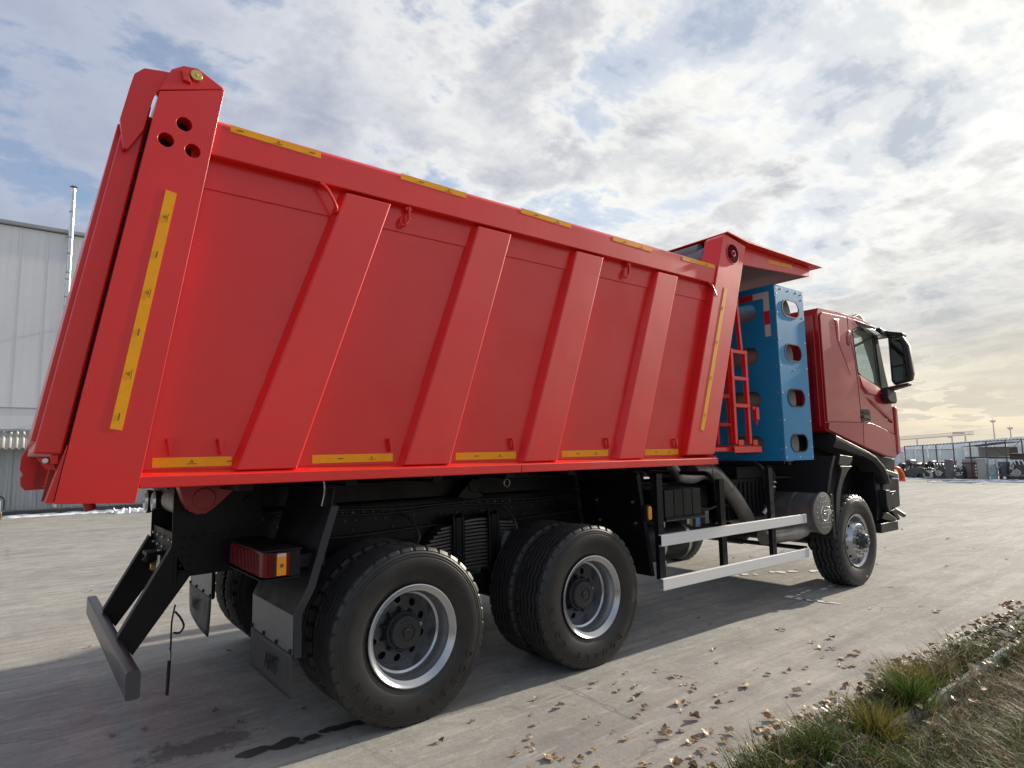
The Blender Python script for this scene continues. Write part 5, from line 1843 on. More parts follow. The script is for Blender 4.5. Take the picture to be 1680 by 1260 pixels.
mb.build('inner_roof', FASC, sf, smooth=0)
mb = MB()
mb.box(0.35, 2.2, 3.88 - 5.5, 5.5 - 5.5, 0.885, 0.955)
mb.build('shelf', FRAME, sf, smooth=0)
mb = MB()
mb.box(2.1, 2.13, 4.25 - 5.5, 5.45 - 5.5, 0.96, 1.40)
mb.build('back_sheet', FASC, sf, smooth=0)
mb = MB()
mb.box(1.9, 1.93, 3.90 - 5.5, 4.2 - 5.5, 0.96, 1.38)
mb.build('back_sheet', STEELDK, sf, smooth=0)
mb = MB()
mb.box(0.05, 0.6, 1.2 - 5.5, 3.80 - 5.5, 1.08, 1.11)
mb.box(0.2, 0.6, 1.2 - 5.5, 3.80 - 5.5, 0.84, 1.075)
mb.build('counter', FRAME, sf, smooth=0)

DKG = mat('engine_dark', (0.062, 0.062, 0.064), 0.5, metal=0.3, var=0.4, vscale=12)
ALUC = mat('cast_aluminium', (0.38, 0.38, 0.37), 0.45, metal=0.6, bump=0.4, bscale=12, var=0.3, vscale=9)
CRATE = mat('crate_board', (0.26, 0.20, 0.18), 0.8, var=0.2, vscale=4)
CABG = mat('cabinet_grey', (0.10, 0.10, 0.11), 0.5)
CABS = mat('cabinet_pale', (0.34, 0.35, 0.33), 0.5, var=0.15, vscale=6)
BPOT = mat('pale_blue_plastic', (0.30, 0.42, 0.52), 0.5)

t = empty('wheel_arch_liner', (31.85, 7.34, 0))
tag(t, 'black moulded vehicle wing with a round wheel cut-out, behind the left bays of the shelter', 'vehicle part')
mb = MB()
ar = [(0.37, 0.02), (0.37, 0.40), (0.20, 0.47), (-0.05, 0.52), (-0.28, 0.50), (-0.345, 0.38), (-0.345, 0.02), (-0.27, 0.02)]
ar += [(-0.14 + 0.13 * math.cos(R(a)), 0.02 + 0.19 * math.sin(R(a))) for a in range(180, -1, -20)] + [(0.08, 0.02), (0.10, 0.07), (0.15, 0.08), (0.18, 0.02)]
mb.prismx(ar, -0.12, 0.25)
mb.build('wing', DKG, t, 0.01)
MB().box(-0.13, -0.05, -0.30, 0.30, 0.40, 0.43).build('rim_edge', CABG, t, 0.005)


def engine(name, loc, w, h, label, pale=False, seed=1):
    q_ = random.Random(seed)
    t = empty(name, loc)
    tag(t, label, 'engine', 'engines stored under the shelter')
    m1 = ALUC if pale else DKG
    mb = MB()
    mb.prismx([(-w * 0.5, 0.02), (-w * 0.5, h * 0.55), (-w * 0.38, h * 0.72), (w * 0.3, h * 0.78), (w * 0.5, h * 0.6), (w * 0.5, 0.05), (w * 0.3, 0.0)], -0.22, 0.22)
    mb.build('block', m1, t, 0.02)
    mb = MB()
    mb.cyl((-0.26, 0.06 * w, h * 0.35), (-0.20, 0.06 * w, h * 0.35), w * 0.26, w * 0.24, 20)
    mb.cyl((-0.30, w * 0.3, h * 0.6), (-0.20, w * 0.3, h * 0.6), w * 0.13, w * 0.12, 16)
    mb.build('pulley', DKG if pale else ALUC, t)
    mb = MB()
    for k in range(4):
        y = (-0.35 + 0.23 * k) * w
        mb.tube([(-0.1, y, h * 0.7), (-0.16, y + 0.02, h * 0.86), (-0.1, y + 0.06, h * q_.uniform(0.88, 1.0)), (0.05, y + 0.08, h * 0.9)], 0.022, 8)
    for k in range(7):
        y, z = q_.uniform(-0.45, 0.45) * w, q_.uniform(0.25, 0.75) * h
        mb.cyl((-0.26, y, z), (-0.20, y, z), 0.026, 0.02, 8)
    tag(mb.build('pipework', ALU if not pale else STEELDK, t), kind='stuff')
    mb = MB()
    mb.prismx([(-w * 0.42, h * 0.74), (-w * 0.36, h * 0.92), (w * 0.2, h * 0.95), (w * 0.34, h * 0.80)], -0.1, 0.18)
    mb.build('cover', DKG, t, 0.02)
    return t


def label_loc(*a):
    return a


engine('engine', (31.8, 6.80, 0), 0.40, 0.50, 'pale cast gearbox between the black wing and the dark engine', True, 2)
engine('engine', (31.9, 6.35, 0), 0.52, 0.72, 'dark engine with bright pipes left of the tall grey cabinet', False, 3)
engine('engine', (31.9, 5.60, 0), 0.36, 0.62, 'narrow dark engine with bright knobs right of the tall grey cabinet', False, 4)
engine('engine', (31.8, 3.42, 0), 0.62, 0.84, 'dark engine with two white caps near the right border of the picture', False, 5)
for i, (y, z, r_) in enumerate(((7.9, 0.62, 0.24), (7.45, 0.58, 0.22), (7.0, 0.60, 0.26))):
    pass
t = empty('axle_stack', (33.0, 7.5, 0))
tag(t, 'stack of dark vehicle axles and springs behind the black wing', 'axles')
mb = MB()
mb.box(-0.3, 0.3, -0.75, 0.95, 0.0, 0.30)
mb.build('stand', DKG, t, 0.01)
for i, (y, z) in enumerate(((0.85, 0.60), (0.50, 0.78), (0.20, 0.60), (-0.15, 0.60), (-0.45, 0.72), (-0.70, 0.55))):
    mb = MB()
    mb.rings([((-0.35, y, z * 0.9), (1, 0, 0.1), 0.10), ((-0.2, y, z * 0.9), (1, 0, 0.1), 0.16), ((0.35, y, z * 0.9), (1, 0, 0), 0.16)], 14)
    mb.cyl((0.0, y, 0.3), (0.0, y, z * 0.8), 0.05, 0.05, 8)
    mb.build('drum', DKG, t)
mb = MB()
for y, z in ((0.80, 0.80), (0.45, 0.72), (0.05, 0.78), (-0.35, 0.74)):
    mb.tube([(-0.3, y + 0.22, z - 0.05), (-0.3, y + 0.1, z + 0.01), (-0.3, y - 0.05, z), (-0.3, y - 0.2, z - 0.06)], 0.018, 8)
mb.build('snowy_leaf', WHT, t)
t = empty('tarp_bundle', (33.1, 6.55, 0))
tag(t, 'white sheeting lying across dark parts behind the second engine', 'sheeting')
mb = MB()
q = random.Random(11)
vs, fs = [], []
for i in range(13):
    for j in range(5):
        vs.append((-0.2 + j * 0.12, 0.45 - i * 0.075, 0.80 + 0.05 * math.sin(i * 0.9) * math.cos(j) + q.uniform(-0.015, 0.015) - 0.06 * abs(j - 2)))
for i in range(12):
    for j in range(4):
        fs.append((i * 5 + j, i * 5 + j + 1, (i + 1) * 5 + j + 1, (i + 1) * 5 + j))
mb.add(vs, fs)
mb.build('sheet', WHT, t)
MB().box(-0.15, 0.25, -0.40, 0.40, 0.0, 0.72).build('crate_below', DKG, t, 0.01)

t = empty('tall_cabinet', (31.75, 5.98, 0))
tag(t, 'tall dark grey cabinet between two dark engines', 'cabinet')
MB().box(-0.15, 0.25, -0.115, 0.115, 0.0, 0.86).build('carcass', CABG, t, 0.008)
MB().box(-0.158, -0.151, -0.105, 0.105, 0.03, 0.83).build('door', CABG, t, 0.002)
t = empty('board_crate', (32.3, 5.2, 0))
tag(t, 'big brown board crate standing around the red post of the shelter', 'crate')
for k in range(5):
    MB().box(-0.2, 0.2, -0.40 + k * 0.152, -0.40 + k * 0.152 + 0.148, 0.05, 0.74).build('board', CRATE, t, 0.003)
MB().box(-0.215, -0.201, -0.42, 0.38, 0.66, 0.70).build('strap', RUST, t, smooth=0)
MB().box(-0.2, 0.2, -0.39, 0.37, 0.0, 0.048).build('base', RUST, t, smooth=0)
MB().box(-0.16, 0.16, -0.36, 0.36, 0.745, 0.86).build('lid', CABS, t, 0.004)
t = empty('pale_cabinet', (31.8, 4.69, 0))
tag(t, 'pale metal cabinet with a white top edge beside the blue bin', 'cabinet')
MB().box(-0.2, 0.2, -0.16, 0.17, 0.0, 0.88).build('carcass', CABS, t, 0.008)
MB().box(-0.215, 0.2, -0.18, 0.19, 0.885, 0.915).build('top', WHT, t, 0.004)
MB().box(-0.22, -0.2, -0.20, -0.165, 0.70, 0.914).build('edge', WHT, t, 0.002)
mb = MB()
for k in range(4):
    mb.cyl((-0.24, 0.215, 0.18 + 0.14 * k), (-0.20, 0.215, 0.18 + 0.14 * k), 0.026, 0.026, 8)
mb.build('valve', ALU, t)
t = empty('blue_bin', (31.7, 4.30, 0))
tag(t, 'pale blue plastic bin beside the trailer drawbar', 'bin')
mb = MB()
mb.loft([[(x * f, y * f, z) for x, y in ((-0.13, -0.13), (0.13, -0.13), (0.13, 0.13), (-0.13, 0.13))] for f, z in ((0.8, 0.0), (1.0, 0.36), (1.08, 0.36), (1.08, 0.40))])
mb.build('tub', BPOT, t, 0.01)
mb = MB()
mb.prismx([(-0.12, 0.405), (0.12, 0.405), (0.10, 0.62), (-0.08, 0.66)], -0.1, 0.1)
mb.build('load', CABS, t, 0.02)
t = empty('drum_barrel', (32.0, 3.98, 0))
tag(t, 'dark ribbed drum behind the trailer wheel', 'drum')
mb = MB()
mb.rings([((0, 0, z), (0, 0, 1), r_) for z, r_ in ((0.0, 0.2), (0.03, 0.21), (0.25, 0.21), (0.265, 0.222), (0.28, 0.21), (0.5, 0.21), (0.515, 0.222), (0.53, 0.21), (0.72, 0.21), (0.75, 0.2))], 24)
mb.build('shell', CABG, t)
tr = empty('small_trailer', (31.1, 3.75, 0))
tag(tr, 'low grey trailer frame with a small wheel in front of the shelter', 'trailer')
mb = MB()
mb.box(-0.02, 0.02, -1.6, 0.75, 0.17, 0.22)
mb.box(0.76, 0.80, -1.6, 0.75, 0.17, 0.22)
mb.box(-0.02, 0.80, -0.55, -0.50, 0.17, 0.22)
mb.cyl((0.0, 0.40, 0.2), (0.0, 0.10, 0.66), 0.02, 0.02, 8)
mb.build('frame', mat('trailer_blue_grey', (0.20, 0.24, 0.27), 0.5), tr, 0.004)
mb = MB()
mb.cyl((-0.10, 0, 0.105), (-0.02, 0, 0.105), 0.105, 0.105, 24, 0)
mb.cyl((-0.105, 0, 0.105), (-0.101, 0, 0.105), 0.06, 0.055, 18, 1)
mb.build('wheel', [CABLEM, ALU], tr, 0.008)
mb = MB()
mb.tube([(-0.06, 0.16 * math.cos(R(a)), 0.105 + 0.15 * math.sin(R(a))) for a in range(10, 171, 20)], 0.02, 8)
mb.build('mudguard', DKG, tr)

# long white hall behind
WHALL = mat('translucent_white_panels', (0.60, 0.65, 0.68), 0.35, coat=0.2, var=0.2, vscale=1.2, stretch=(1, 2.5, 0.25))
WHR = mat('white_roof_sheet', (0.72, 0.73, 0.72), 0.6, var=0.05)
hl = empty('white_hall', (48.0, 0, 0))
tag(hl, 'long low white hall with ribbed translucent walls behind the shelter', 'hall')
zt = lambda y: 1.42 + (13.9 - y) * 0.078
ys = [22 - k * 0.75 for k in range(44)]
pm_ = []
for i in range(len(ys) - 1):
    a, b = ys[i] - 0.02, ys[i + 1] + 0.02
    MB().box(0, 0.08, b, a, 0.0, max(0.75, 1.12 + (13.9 - a) * 0.05)).build('wall_panel', WHALL, hl, smooth=0)
    r_ = MB()
    za = max(0.75, 1.12 + (13.9 - a) * 0.05) + 0.005
    r_.loft([[(-0.12, a, za), (-0.12, b, za), (0.6, b, zt(b)), (0.6, a, zt(a))], [(-0.12, a, za + 0.03), (-0.12, b, za + 0.03), (0.6, b, zt(b) + 0.03), (0.6, a, zt(a) + 0.03)]])
    r_.build('roof_sheet', WHR, hl, smooth=0)
MB().box(0.3, 9.0, -10.3, 22, 0.0, 0.72).build('rear_wall', WHR, hl, smooth=0)
mb = MB()
for y in ys[::2]:
    mb.prism([(-0.1, 0.0), (-0.06, 0.0), (-0.06, 0.9), (-0.1, 0.9)], y - 0.04, y + 0.04)
mb.build('buttress', WHR, hl, smooth=0)

# gantry crane girder and two floodlight masts, far away
GANT = mat('far_hazed_steel', (0.66, 0.60, 0.57), 0.7)  # steel paled in its colour to stand for distance haze
gt = empty('gantry_crane', (160, 48, 0))
tag(gt, 'distant gantry crane girder above the roof of the white hall', 'crane')
mb = MB()
L0, L1 = (7.4, 2.95), (-7.0, 3.75)
NB = 34
for k in range(NB + 1):
    t_ = k / NB
    y = L0[0] + (L1[0] - L0[0]) * t_
    z = L0[1] + (L1[1] - L0[1]) * t_
    mb.box(-0.05, 0.05, y - 0.035, y + 0.035, z, z + 0.72)
    if k < NB:
        y2 = L0[0] + (L1[0] - L0[0]) * (k + 1) / NB
        z2 = L0[1] + (L1[1] - L0[1]) * (k + 1) / NB
        mb.cyl((0, y, z), (0, y2, z2 + 0.70), 0.03, 0.03, 5)
for dz, hh in ((-0.09, 0.18), (0.68, 0.07)):
    mb.loft([[(-0.1, L0[0], L0[1] + dz), (0.1, L0[0], L0[1] + dz), (0.1, L0[0], L0[1] + dz + hh), (-0.1, L0[0], L0[1] + dz + hh)],
             [(-0.1, L1[0], L1[1] + dz), (0.1, L1[0], L1[1] + dz), (0.1, L1[0], L1[1] + dz + hh), (-0.1, L1[0], L1[1] + dz + hh)]])
mb.build('girder', GANT, gt, smooth=0)
mb = MB()
mb.box(-0.3, 0.3, -5.4, -3.3, 3.9, 4.4)
mb.box(-0.3, 0.3, -3.1, -2.3, 3.15, 3.5)
mb.build('trolley', GANT, gt, smooth=0)
for y, z in ((3.9, 3.0), (-3.0, 3.4), (-5.5, 3.5)):
    MB().box(-0.12, 0.12, y - 0.12, y + 0.12, 0.0, z).build('leg', GANT, gt, smooth=0)
for y, h, lab in ((37.3, 6.7, 'taller distant floodlight mast on the horizon'), (34.5, 5.1, 'shorter distant floodlight mast near the right border')):
    t = empty('light_mast', (160, y, 0))
    tag(t, lab, 'mast', 'floodlight masts on the horizon')
    MB().cyl((0, 0, 0), (0, 0, h - 0.3), 0.16, 0.09, 10).build('pole', GANT, t)
    mb = MB()
    mb.rings([((0, 0, h - 0.55), (0, 0, 1), 0.35), ((0, 0, h - 0.35), (0, 0, 1), 0.45), ((0, 0, h - 0.30), (0, 0, 1), 0.25)], 12)
    for a in range(6):
        mb.box(0.42 * math.cos(a * PI / 3) - 0.10, 0.42 * math.cos(a * PI / 3) + 0.10, 0.42 * math.sin(a * PI / 3) - 0.10, 0.42 * math.sin(a * PI / 3) + 0.10, h - 0.33, h - 0.12)
    mb.cyl((0, 0, h - 0.3), (0, 0, h + 0.35), 0.06, 0.04, 6)
    mb.build('lamp_ring', GANT, t)

# ------------------------------------------------------------------ grass verge, kerb, fallen leaves
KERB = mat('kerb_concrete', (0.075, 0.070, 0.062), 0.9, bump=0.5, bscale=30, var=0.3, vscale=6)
SOIL = mat('verge_soil', (0.085, 0.068, 0.045), 0.95, bump=0.8, bscale=30, var=0.4, vscale=5)
mb = MB()
vs, fs = [], []
nx, ny = 330, 40
q = random.Random(2)
for i in range(nx + 1):
    for j in range(ny + 1):
        x, y = -9.0 + i * 0.09, -3.05 - j * 0.16
        vs.append((x, y, 0.035 + 0.03 * math.sin(x * 2.1) * math.cos(y * 3) + q.uniform(-0.012, 0.012)))
for i in range(nx):
    for j in range(ny):
        fs.append((i * (ny + 1) + j, (i + 1) * (ny + 1) + j, (i + 1) * (ny + 1) + j + 1, i * (ny + 1) + j + 1))
mb.add(vs, fs)
tag(mb.build('verge_soil', SOIL, smooth=60), kind='structure')
kb = empty('kerb', (0, -2.9, 0))
tag(kb, kind='structure')
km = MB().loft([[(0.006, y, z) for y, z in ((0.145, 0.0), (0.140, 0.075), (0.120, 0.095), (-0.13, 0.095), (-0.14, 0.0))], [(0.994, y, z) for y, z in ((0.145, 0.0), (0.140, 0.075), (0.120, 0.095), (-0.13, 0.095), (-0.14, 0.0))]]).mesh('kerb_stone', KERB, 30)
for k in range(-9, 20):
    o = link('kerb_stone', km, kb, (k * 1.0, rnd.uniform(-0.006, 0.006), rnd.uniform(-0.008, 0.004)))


KERBP = mat('kerb_edge_light', (0.36, 0.34, 0.30), 0.9, bump=0.5, bscale=40, var=0.3, vscale=9)  # pale strip stands for light caught along the kerb's back edge
kq = MB().loft([[(0.006, y, z) for y, z in ((-0.141, 0.0), (-0.141, 0.112), (-0.152, 0.118), (-0.168, 0.112), (-0.168, 0.0))], [(0.994, y, z) for y, z in ((-0.141, 0.0), (-0.141, 0.112), (-0.152, 0.118), (-0.168, 0.112), (-0.168, 0.0))]]).mesh('lit_kerb_edge', KERBP, 30)
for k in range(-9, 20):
    link('lit_kerb_edge', kq, kb, (k * 1.0, rnd.uniform(-0.005, 0.005), rnd.uniform(-0.006, 0.006)))


def blade_material(name):
    m = bpy.data.materials.new(name)
    m.use_nodes = True
    T = NT(m.node_tree)
    at = T.n('ShaderNodeAttribute', attribute_name='tone')
    p = T.n('ShaderNodeBsdfPrincipled', {'Base Color': at.outputs['Color'], 'Roughness': 0.55, 'Specular IOR Level': 0.35})
    tl_ = T.n('ShaderNodeBsdfTranslucent', {'Color': at.outputs['Color']})
    mx = T.n('ShaderNodeMixShader', {0: 0.35, 1: p.outputs[0], 2: tl_.outputs[0]})
    T.n('ShaderNodeOutputMaterial', {0: mx.outputs[0]})
    return m


GRASSM = blade_material('grass_blades')


def grass(name, roots, seed, kind='stuff'):
    """roots: array of x, y, z, length, width, lean dir, lean amount, r, g, b"""
    rg = np.random.default_rng(seed)
    n = len(roots)
    x, y, z, L, wd, az, ln, r_, g_, b_ = roots.T
    seg = 4
    V = np.zeros((n, seg * 2 + 1, 3), np.float32)
    wa = rg.uniform(0, 6.283, n)
    wx, wy = np.cos(wa) * wd / 2, np.sin(wa) * wd / 2
    for k in range(seg + 1):
        t = k / seg
        bend = ln * t ** 1.7
        hz = L * t * np.sqrt(np.clip(1 - (ln * t * 0.55) ** 2, 0.08, 1))
        px = x + np.cos(az) * L * bend
        py = y + np.sin(az) * L * bend
        pz = z + hz - L * np.clip(ln - 0.75, 0, 1) * t ** 3 * 0.6
        pz = np.maximum(pz, 0.006)
        f = (1 - t ** 1.5)
        if k < seg:
            V[:, 2 * k] = np.stack([px - wx * f, py - wy * f, pz], 1)
            V[:, 2 * k + 1] = np.stack([px + wx * f, py + wy * f, pz], 1)
        else:
            V[:, 2 * k] = np.stack([px, py, pz], 1)
    nv = seg * 2 + 1
    base = (np.arange(n) * nv)[:, None]
    quads = np.concatenate([base + np.array([[2 * k, 2 * k + 1, 2 * k + 3, 2 * k + 2]]) for k in range(seg - 1)], 1).reshape(-1, 4)
    tris = (base + np.array([[2 * seg - 2, 2 * seg - 1, 2 * seg]])).reshape(-1, 3)
    me = bpy.data.meshes.new(name)
    nl = quads.size + tris.size
    me.vertices.add(n * nv)
    me.vertices.foreach_set('co', V.reshape(-1))
    me.loops.add(nl)
    me.loops.foreach_set('vertex_index', np.concatenate([quads.reshape(-1), tris.reshape(-1)]).astype(np.int32))
    me.polygons.add(len(quads) + len(tris))
    ls = np.concatenate([np.arange(len(quads)) * 4, quads.size + np.arange(len(tris)) * 3]).astype(np.int32)
    me.polygons.foreach_set('loop_start', ls)
    me.polygons.foreach_set('use_smooth', np.ones(len(ls), bool))
    me.update(calc_edges=True)
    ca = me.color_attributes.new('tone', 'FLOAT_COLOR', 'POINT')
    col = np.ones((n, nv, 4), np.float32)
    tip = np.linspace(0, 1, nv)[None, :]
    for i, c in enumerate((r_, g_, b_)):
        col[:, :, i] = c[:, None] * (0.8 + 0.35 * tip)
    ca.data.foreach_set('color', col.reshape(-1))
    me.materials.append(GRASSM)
    o = bpy.data.objects.new(name, me)
    COL.objects.link(o)
    return o


def lf_noise(x, y, s, seed):
    q_ = np.random.default_rng(seed)
    out = 0
    for k in range(5):
        a, ph, f = q_.uniform(0, 6.28), q_.uniform(0, 6.28), s * q_.uniform(0.6, 2.2)
        out = out + np.sin((x * np.cos(a) + y * np.sin(a)) * f + ph)
    return out / 5


G = np.random.default_rng(12)
N = 100000
gx = G.uniform(-8.5, 18.0, N)
gx = np.where(G.random(N) < 0.62, G.uniform(0.4, 4.8, N), gx)
gy = -2.80 - np.abs(G.beta(1.15, 1.5, N)) * 2.1
edge = -2.80 - 0.17 * np.clip((gx - 2.9) / 0.5, 0, 1) + 0.07 * lf_noise(gx, gx * 0, 5.0, 3) - 0.05 * (gx > 3.6)
keep = gy < edge
# over the kerb top the cover is thinner, with bare spells further along
onk = (gy > -3.04)
dens = 0.62 + 0.6 * lf_noise(gx, gy, 4.2, 8) - 0.75 * np.clip((gx - 2.9) / 0.9, 0, 1) * (gy > -2.88)
keep &= (G.random(N) < np.where(onk, dens, 0.95 - 0.25 * (lf_noise(gx, gy, 5, 4) < -0.25)))
band = (gy < -3.03) & (gy > -3.17) & (gx > 1.55)
keep &= ~(band & (G.random(N) < 0.72 + 0.5 * lf_noise(gx, gy, 3.0, 15)))
gx, gy = gx[keep], gy[keep]
n = len(gx)
clump = lf_noise(gx, gy, 7.0, 21)
dry = (G.random(n) < 0.28 + 0.75 * lf_noise(gx, gy, 3.5, 33))
gz = np.where(gy > -3.04, 0.088, 0.03)
gz = np.where(gy > -2.76, 0.004, gz)
Lb = G.uniform(0.09, 0.23, n) * (1 + 0.6 * clump)
wb = G.uniform(0.003, 0.0075, n)
az = np.where(G.random(n) < 0.55, G.normal(2.9, 1.0, n), G.uniform(0, 6.28, n))
near = np.clip((gy + 3.0) / 0.25, 0, 1)
az = np.where((G.random(n) < 0.5 * near), G.normal(-1.6, 0.9, n), az)
Lb = Lb * (1 - 0.35 * near) * np.where((gy < -3.15) & (gy > -3.5) & (gx > 1.4), 0.6, 1.0)
ln = np.clip(G.normal(0.95, 0.30, n), 0.15, 1.45)
gv = G.uniform(0.5, 1.15, n)[:, None]
gcol = np.stack([G.uniform(0.060, 0.11, n), G.uniform(0.090, 0.145, n), G.uniform(0.016, 0.035, n)], 1) * gv
dcol = np.stack([G.uniform(0.17, 0.34, n), G.uniform(0.145, 0.28, n), G.uniform(0.085, 0.19, n)], 1) * G.uniform(0.45, 1.2, n)[:, None]
c = np.where(dry[:, None], dcol, gcol)
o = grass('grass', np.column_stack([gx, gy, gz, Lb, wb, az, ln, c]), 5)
tag(o, 'green and straw coloured autumn grass covering the verge', 'grass', kind='stuff')
# taller tussocks as things of their own
tuss = [(2.06, -3.02, 0.24, 480, 'bright green tussock of upright grass on the verge', (0.070, 0.115, 0.018)),
        (1.52, -3.06, 0.20, 420, 'olive tussock hanging over the kerb in front of the bright green one', (0.15, 0.14, 0.03)),
        (2.35, -2.90, 0.17, 380, 'yellowish tussock leaning off the kerb onto the concrete', (0.25, 0.19, 0.04)),
        (1.10, -2.98, 0.17, 420, 'dark green tussock nearest the bottom border', (0.07, 0.12, 0.02))]
for i, (x, y, h, n, lab, cc_) in enumerate(tuss):
    q_ = np.random.default_rng(50 + i)
    r_ = np.abs(q_.normal(0, 0.055, n))
    a = q_.uniform(0, 6.28, n)
    rx, ry = r_ * np.cos(a), r_ * np.sin(a)
    c = np.array(cc_)[None, :] * q_.uniform(0.6, 1.35, (n, 1))
    o = grass('grass_tussock', np.column_stack([rx, ry, np.zeros(n), h * q_.uniform(0.6, 1.15, n), q_.uniform(0.003, 0.006, n), a + q_.normal(0, 0.6, n), np.clip(q_.normal(0.6, 0.25, n), 0.05, 1.2), c]), 60 + i)
    o.location = (x, y, 0.088)
    tag(o, lab, 'grass tussock', 'grass tussocks on the verge')
# thin dry stalks standing at the kerb
st_ = []
q = np.random.default_rng(77)
for cx_, cy_, k in ((3.05, -2.78, 5), (2.72, -2.74, 4), (2.45, -2.70, 6), (3.62, -2.80, 5), (2.1, -2.68, 4), (4.2, -2.8, 4)):
    for j in range(k):
        st_.append((cx_ + q.normal(0, 0.10), cy_ + q.normal(0, 0.03), 0.01, q.uniform(0.12, 0.24), 0.004, q.uniform(0, 6.28), q.uniform(0.05, 0.35), 0.20, 0.14, 0.08))
o = grass('dry_stalks', np.array(st_), 78)
tag(o, 'thin dry stalks standing along the kerb', 'stalks', kind='stuff')
# broad weed leaves in the verge
wm = MB()
q = random.Random(31)
for i in range(520):
    x = q.uniform(0.9, 4.4)
    y = -2.78 - abs(q.gauss(0, 0.16))
    a, tl_, s_ = q.uniform(0, 6.28), q.uniform(0.2, 0.9), q.uniform(0.012, 0.028)
    z = 0.10 + q.uniform(0, 0.06)
    d, e = Vector((math.cos(a), math.sin(a), math.sin(tl_) * q.choice((-0.6, 0.8)))), Vector((-math.sin(a), math.cos(a), q.uniform(-0.4, 0.4)))
    p = Vector((x, y, z))
    wm.add([p, p + d * s_ + e * s_ * 0.5, p + d * s_ * 2.0, p + d * s_ - e * s_ * 0.5], [(0, 1, 2, 3)])
o = wm.build('weeds', mat('weed_leaf', (0.07, 0.13, 0.03), 0.5, var=0.4, vscale=8), smooth=0)
tag(o, 'small broad leaved weeds among the grass', 'weeds', kind='stuff')


# fallen leaves: curled, lobed, a few shapes shared by all
def leaf_mesh(seed, curl, m_):
    q_ = random.Random(seed)
    lob = []
    for k in range(30):
        a = 2 * PI * k / 30
        # five pointed lobes, stalk at -y
        f = 0.62 + 0.38 * abs(math.cos(2.5 * (a - PI / 2))) ** 0.8
        f *= 1 - 0.35 * max(0, math.cos(a + PI / 2)) + q_.uniform(-0.09, 0.09)
        lob.append((f * math.cos(a), f * math.sin(a)))
    ax = q_.uniform(0, PI)
    ca, sa = math.cos(ax), math.sin(ax)
    tw = q_.uniform(-0.4, 0.4)

    def lift(x, y):
        u, v = x * ca + y * sa, -x * sa + y * ca
        zz = curl * (abs(u) ** 1.5) + tw * u * v + 0.10 * math.sin(5 * u + seed) * math.cos(4 * v + 1)
        th = curl * 1.1
        return (u * (1 - 0.28 * curl * abs(u)) * ca - v * sa, u * (1 - 0.28 * curl * abs(u)) * sa + v * ca, zz)
    vs = [lift(0, 0)] + [lift(x * 0.55, y * 0.55) for x, y in lob] + [lift(x, y) for x, y in lob]
    vs += [lift(0.02, -0.5), lift(-0.02, -0.5), lift(0.0, -1.15)]
    zmin = min(v[2] for v in vs)
    vs = [(x, y, z - zmin) for x, y, z in vs]
    fs = []
    for k in range(30):
        j = (k + 1) % 30
        fs += [(0, 1 + k, 1 + j), (1 + k, 31 + k, 31 + j, 1 + j)]
    fs.append((61, 62, 63))
    mm = MB()
    mm.add(vs, fs)
    me_ = mm.mesh('fallen_leaf', m_, 60)
    return me_


LM = [mat('leaf_tan', (0.36, 0.25, 0.14), 0.6, var=0.3, vscale=3), mat('leaf_brown', (0.22, 0.13, 0.07), 0.6, var=0.3, vscale=3),
      mat('leaf_pale', (0.52, 0.41, 0.27), 0.6, var=0.25, vscale=3), mat('leaf_rust', (0.30, 0.14, 0.06), 0.6, var=0.3, vscale=3)]
LEAVES = [[leaf_mesh(100 + 7 * k + j, cv, m_) for j, cv in enumerate((0.12, 0.30, 0.62, 0.42))] for k, m_ in enumerate(LM)]
KN = ['curled tan leaf', 'curled dark brown leaf', 'pale papery leaf', 'rust brown leaf']


def where(x, y):
    if x > 6.2:
        return 'far out on the sunlit yard beyond the front wheel'
    if x < -0.2 and y > -1.3:
        return 'on the shaded concrete behind the underrun bar' if y < 0.5 else 'on the open yard beyond the tail of the lorry'
    if y > -1.22:
        return 'in the shade beside the side guard' if x > 2 else 'in the shade by the rear wheels'
    if y < -2.5:
        return 'drifted against the near end of the grass verge' if x < 1.8 else 'drifted against the far stretch of the kerb'
    if x < 0.9:
        return 'on sunlit concrete in front of the rearmost wheel'
    if x < 2.2:
        return 'on sunlit concrete between the second axle and the verge'
    if x < 4.2:
        return 'on sunlit concrete between the side guard and the kerb'
    return 'on sunlit concrete beside the front wheel'


q = random.Random(404)
cnt = 0


def put_leaf(x, y, s_, k=None, lab=None, z=0.004):
    s_ *= 1.03
    k = q.choices((0, 1, 2, 3), (5, 3, 4, 1))[0] if k is None else k
    o = link('fallen_leaf', LEAVES[k][q.randrange(4)], None, (x, y, z), (q.uniform(-0.16, 0.16), q.uniform(-0.16, 0.16), q.uniform(0, 6.28)), s_)
    o.location.z = z + s_ * 0.10
    size = 'tiny ' if s_ < 0.017 else ('small ' if s_ < 0.023 else ('large ' if s_ > 0.033 else ''))
    tag(o, lab or size + KN[k] + ' ' + where(x, y), 'leaf', 'fallen leaves on the concrete')
    return o


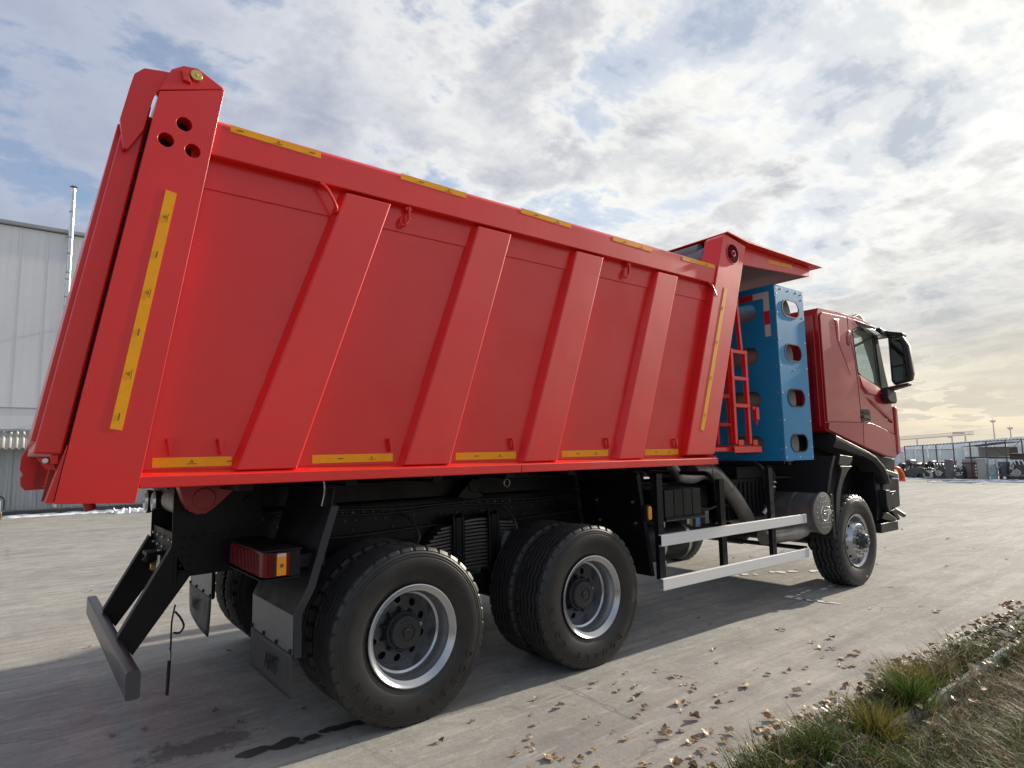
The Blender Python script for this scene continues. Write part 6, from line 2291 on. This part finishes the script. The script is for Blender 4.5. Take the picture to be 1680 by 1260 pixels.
for i in range(135):
    x = 0.05 + abs(q.gauss(0.0, 1.9))
    y = -1.40 - q.random() ** 0.8 * 1.30
    if y < -2.70 or x > 7:
        continue
    if y > -1.75 and q.random() < 0.45:
        continue
    put_leaf(x, y, q.triangular(0.010, 0.044, 0.018) * (1.15 if y < -2.2 else 0.9))
for i in range(54):                          # drifted against the kerb
    x = q.uniform(0.5, 3.3)
    put_leaf(x, -2.66 + q.gauss(0, 0.07), q.uniform(0.018, 0.036))
for i in range(34):                          # in the lorry's shade and the open yard
    put_leaf(q.uniform(1.9, 8.5), q.uniform(-1.3, 1.5), q.uniform(0.014, 0.026), 1)
for i in range(22):
    x, y = q.uniform(4, 14), q.uniform(-2.6, 2.0)
    put_leaf(x, y, q.uniform(0.015, 0.03))
for x, y in ((-0.75, -0.55), (-0.82, -0.30), (-0.40, -0.62), (-1.35, -0.28), (-1.20, -0.30), (0.0, -1.52), (-0.45, 0.9), (-1.3, 1.8), (-0.9, 2.6), (-0.3, 3.6), (-1.1, 4.4)):
    put_leaf(x, y, q.uniform(0.016, 0.026), 1)
for i, (x, y) in enumerate(((1.25, -2.20), (1.36, -2.02), (1.9, -2.12), (0.95, -2.25))):
    put_leaf(x, y, 0.042, (1, 0, 2, 0)[i])
# leaves caught in the grass
lm_ = MB()
for i in range(420):
    x = q.uniform(0.5, 5.5)
    y = -2.74 - abs(q.gauss(0, 0.20))
    me_ = LEAVES[q.randrange(4)][q.randrange(4)]
    M_ = Matrix.Translation((x, y, 0.10 + q.uniform(-0.02, 0.07))) @ Matrix.Rotation(q.uniform(0, 6.28), 4, 'Z') @ Matrix.Rotation(q.uniform(-0.9, 0.9), 4, 'X') @ Matrix.Scale(q.uniform(0.015, 0.034), 4)
    mi = LM.index(me_.materials[0])
    lm_.add([tuple(M_ @ v.co) for v in me_.vertices], [tuple(p.vertices) for p in me_.polygons], mi)
o = lm_.build('leaf_litter', LM, smooth=60)
tag(o, 'dry leaves caught among the grass of the verge', 'leaf litter', kind='stuff')
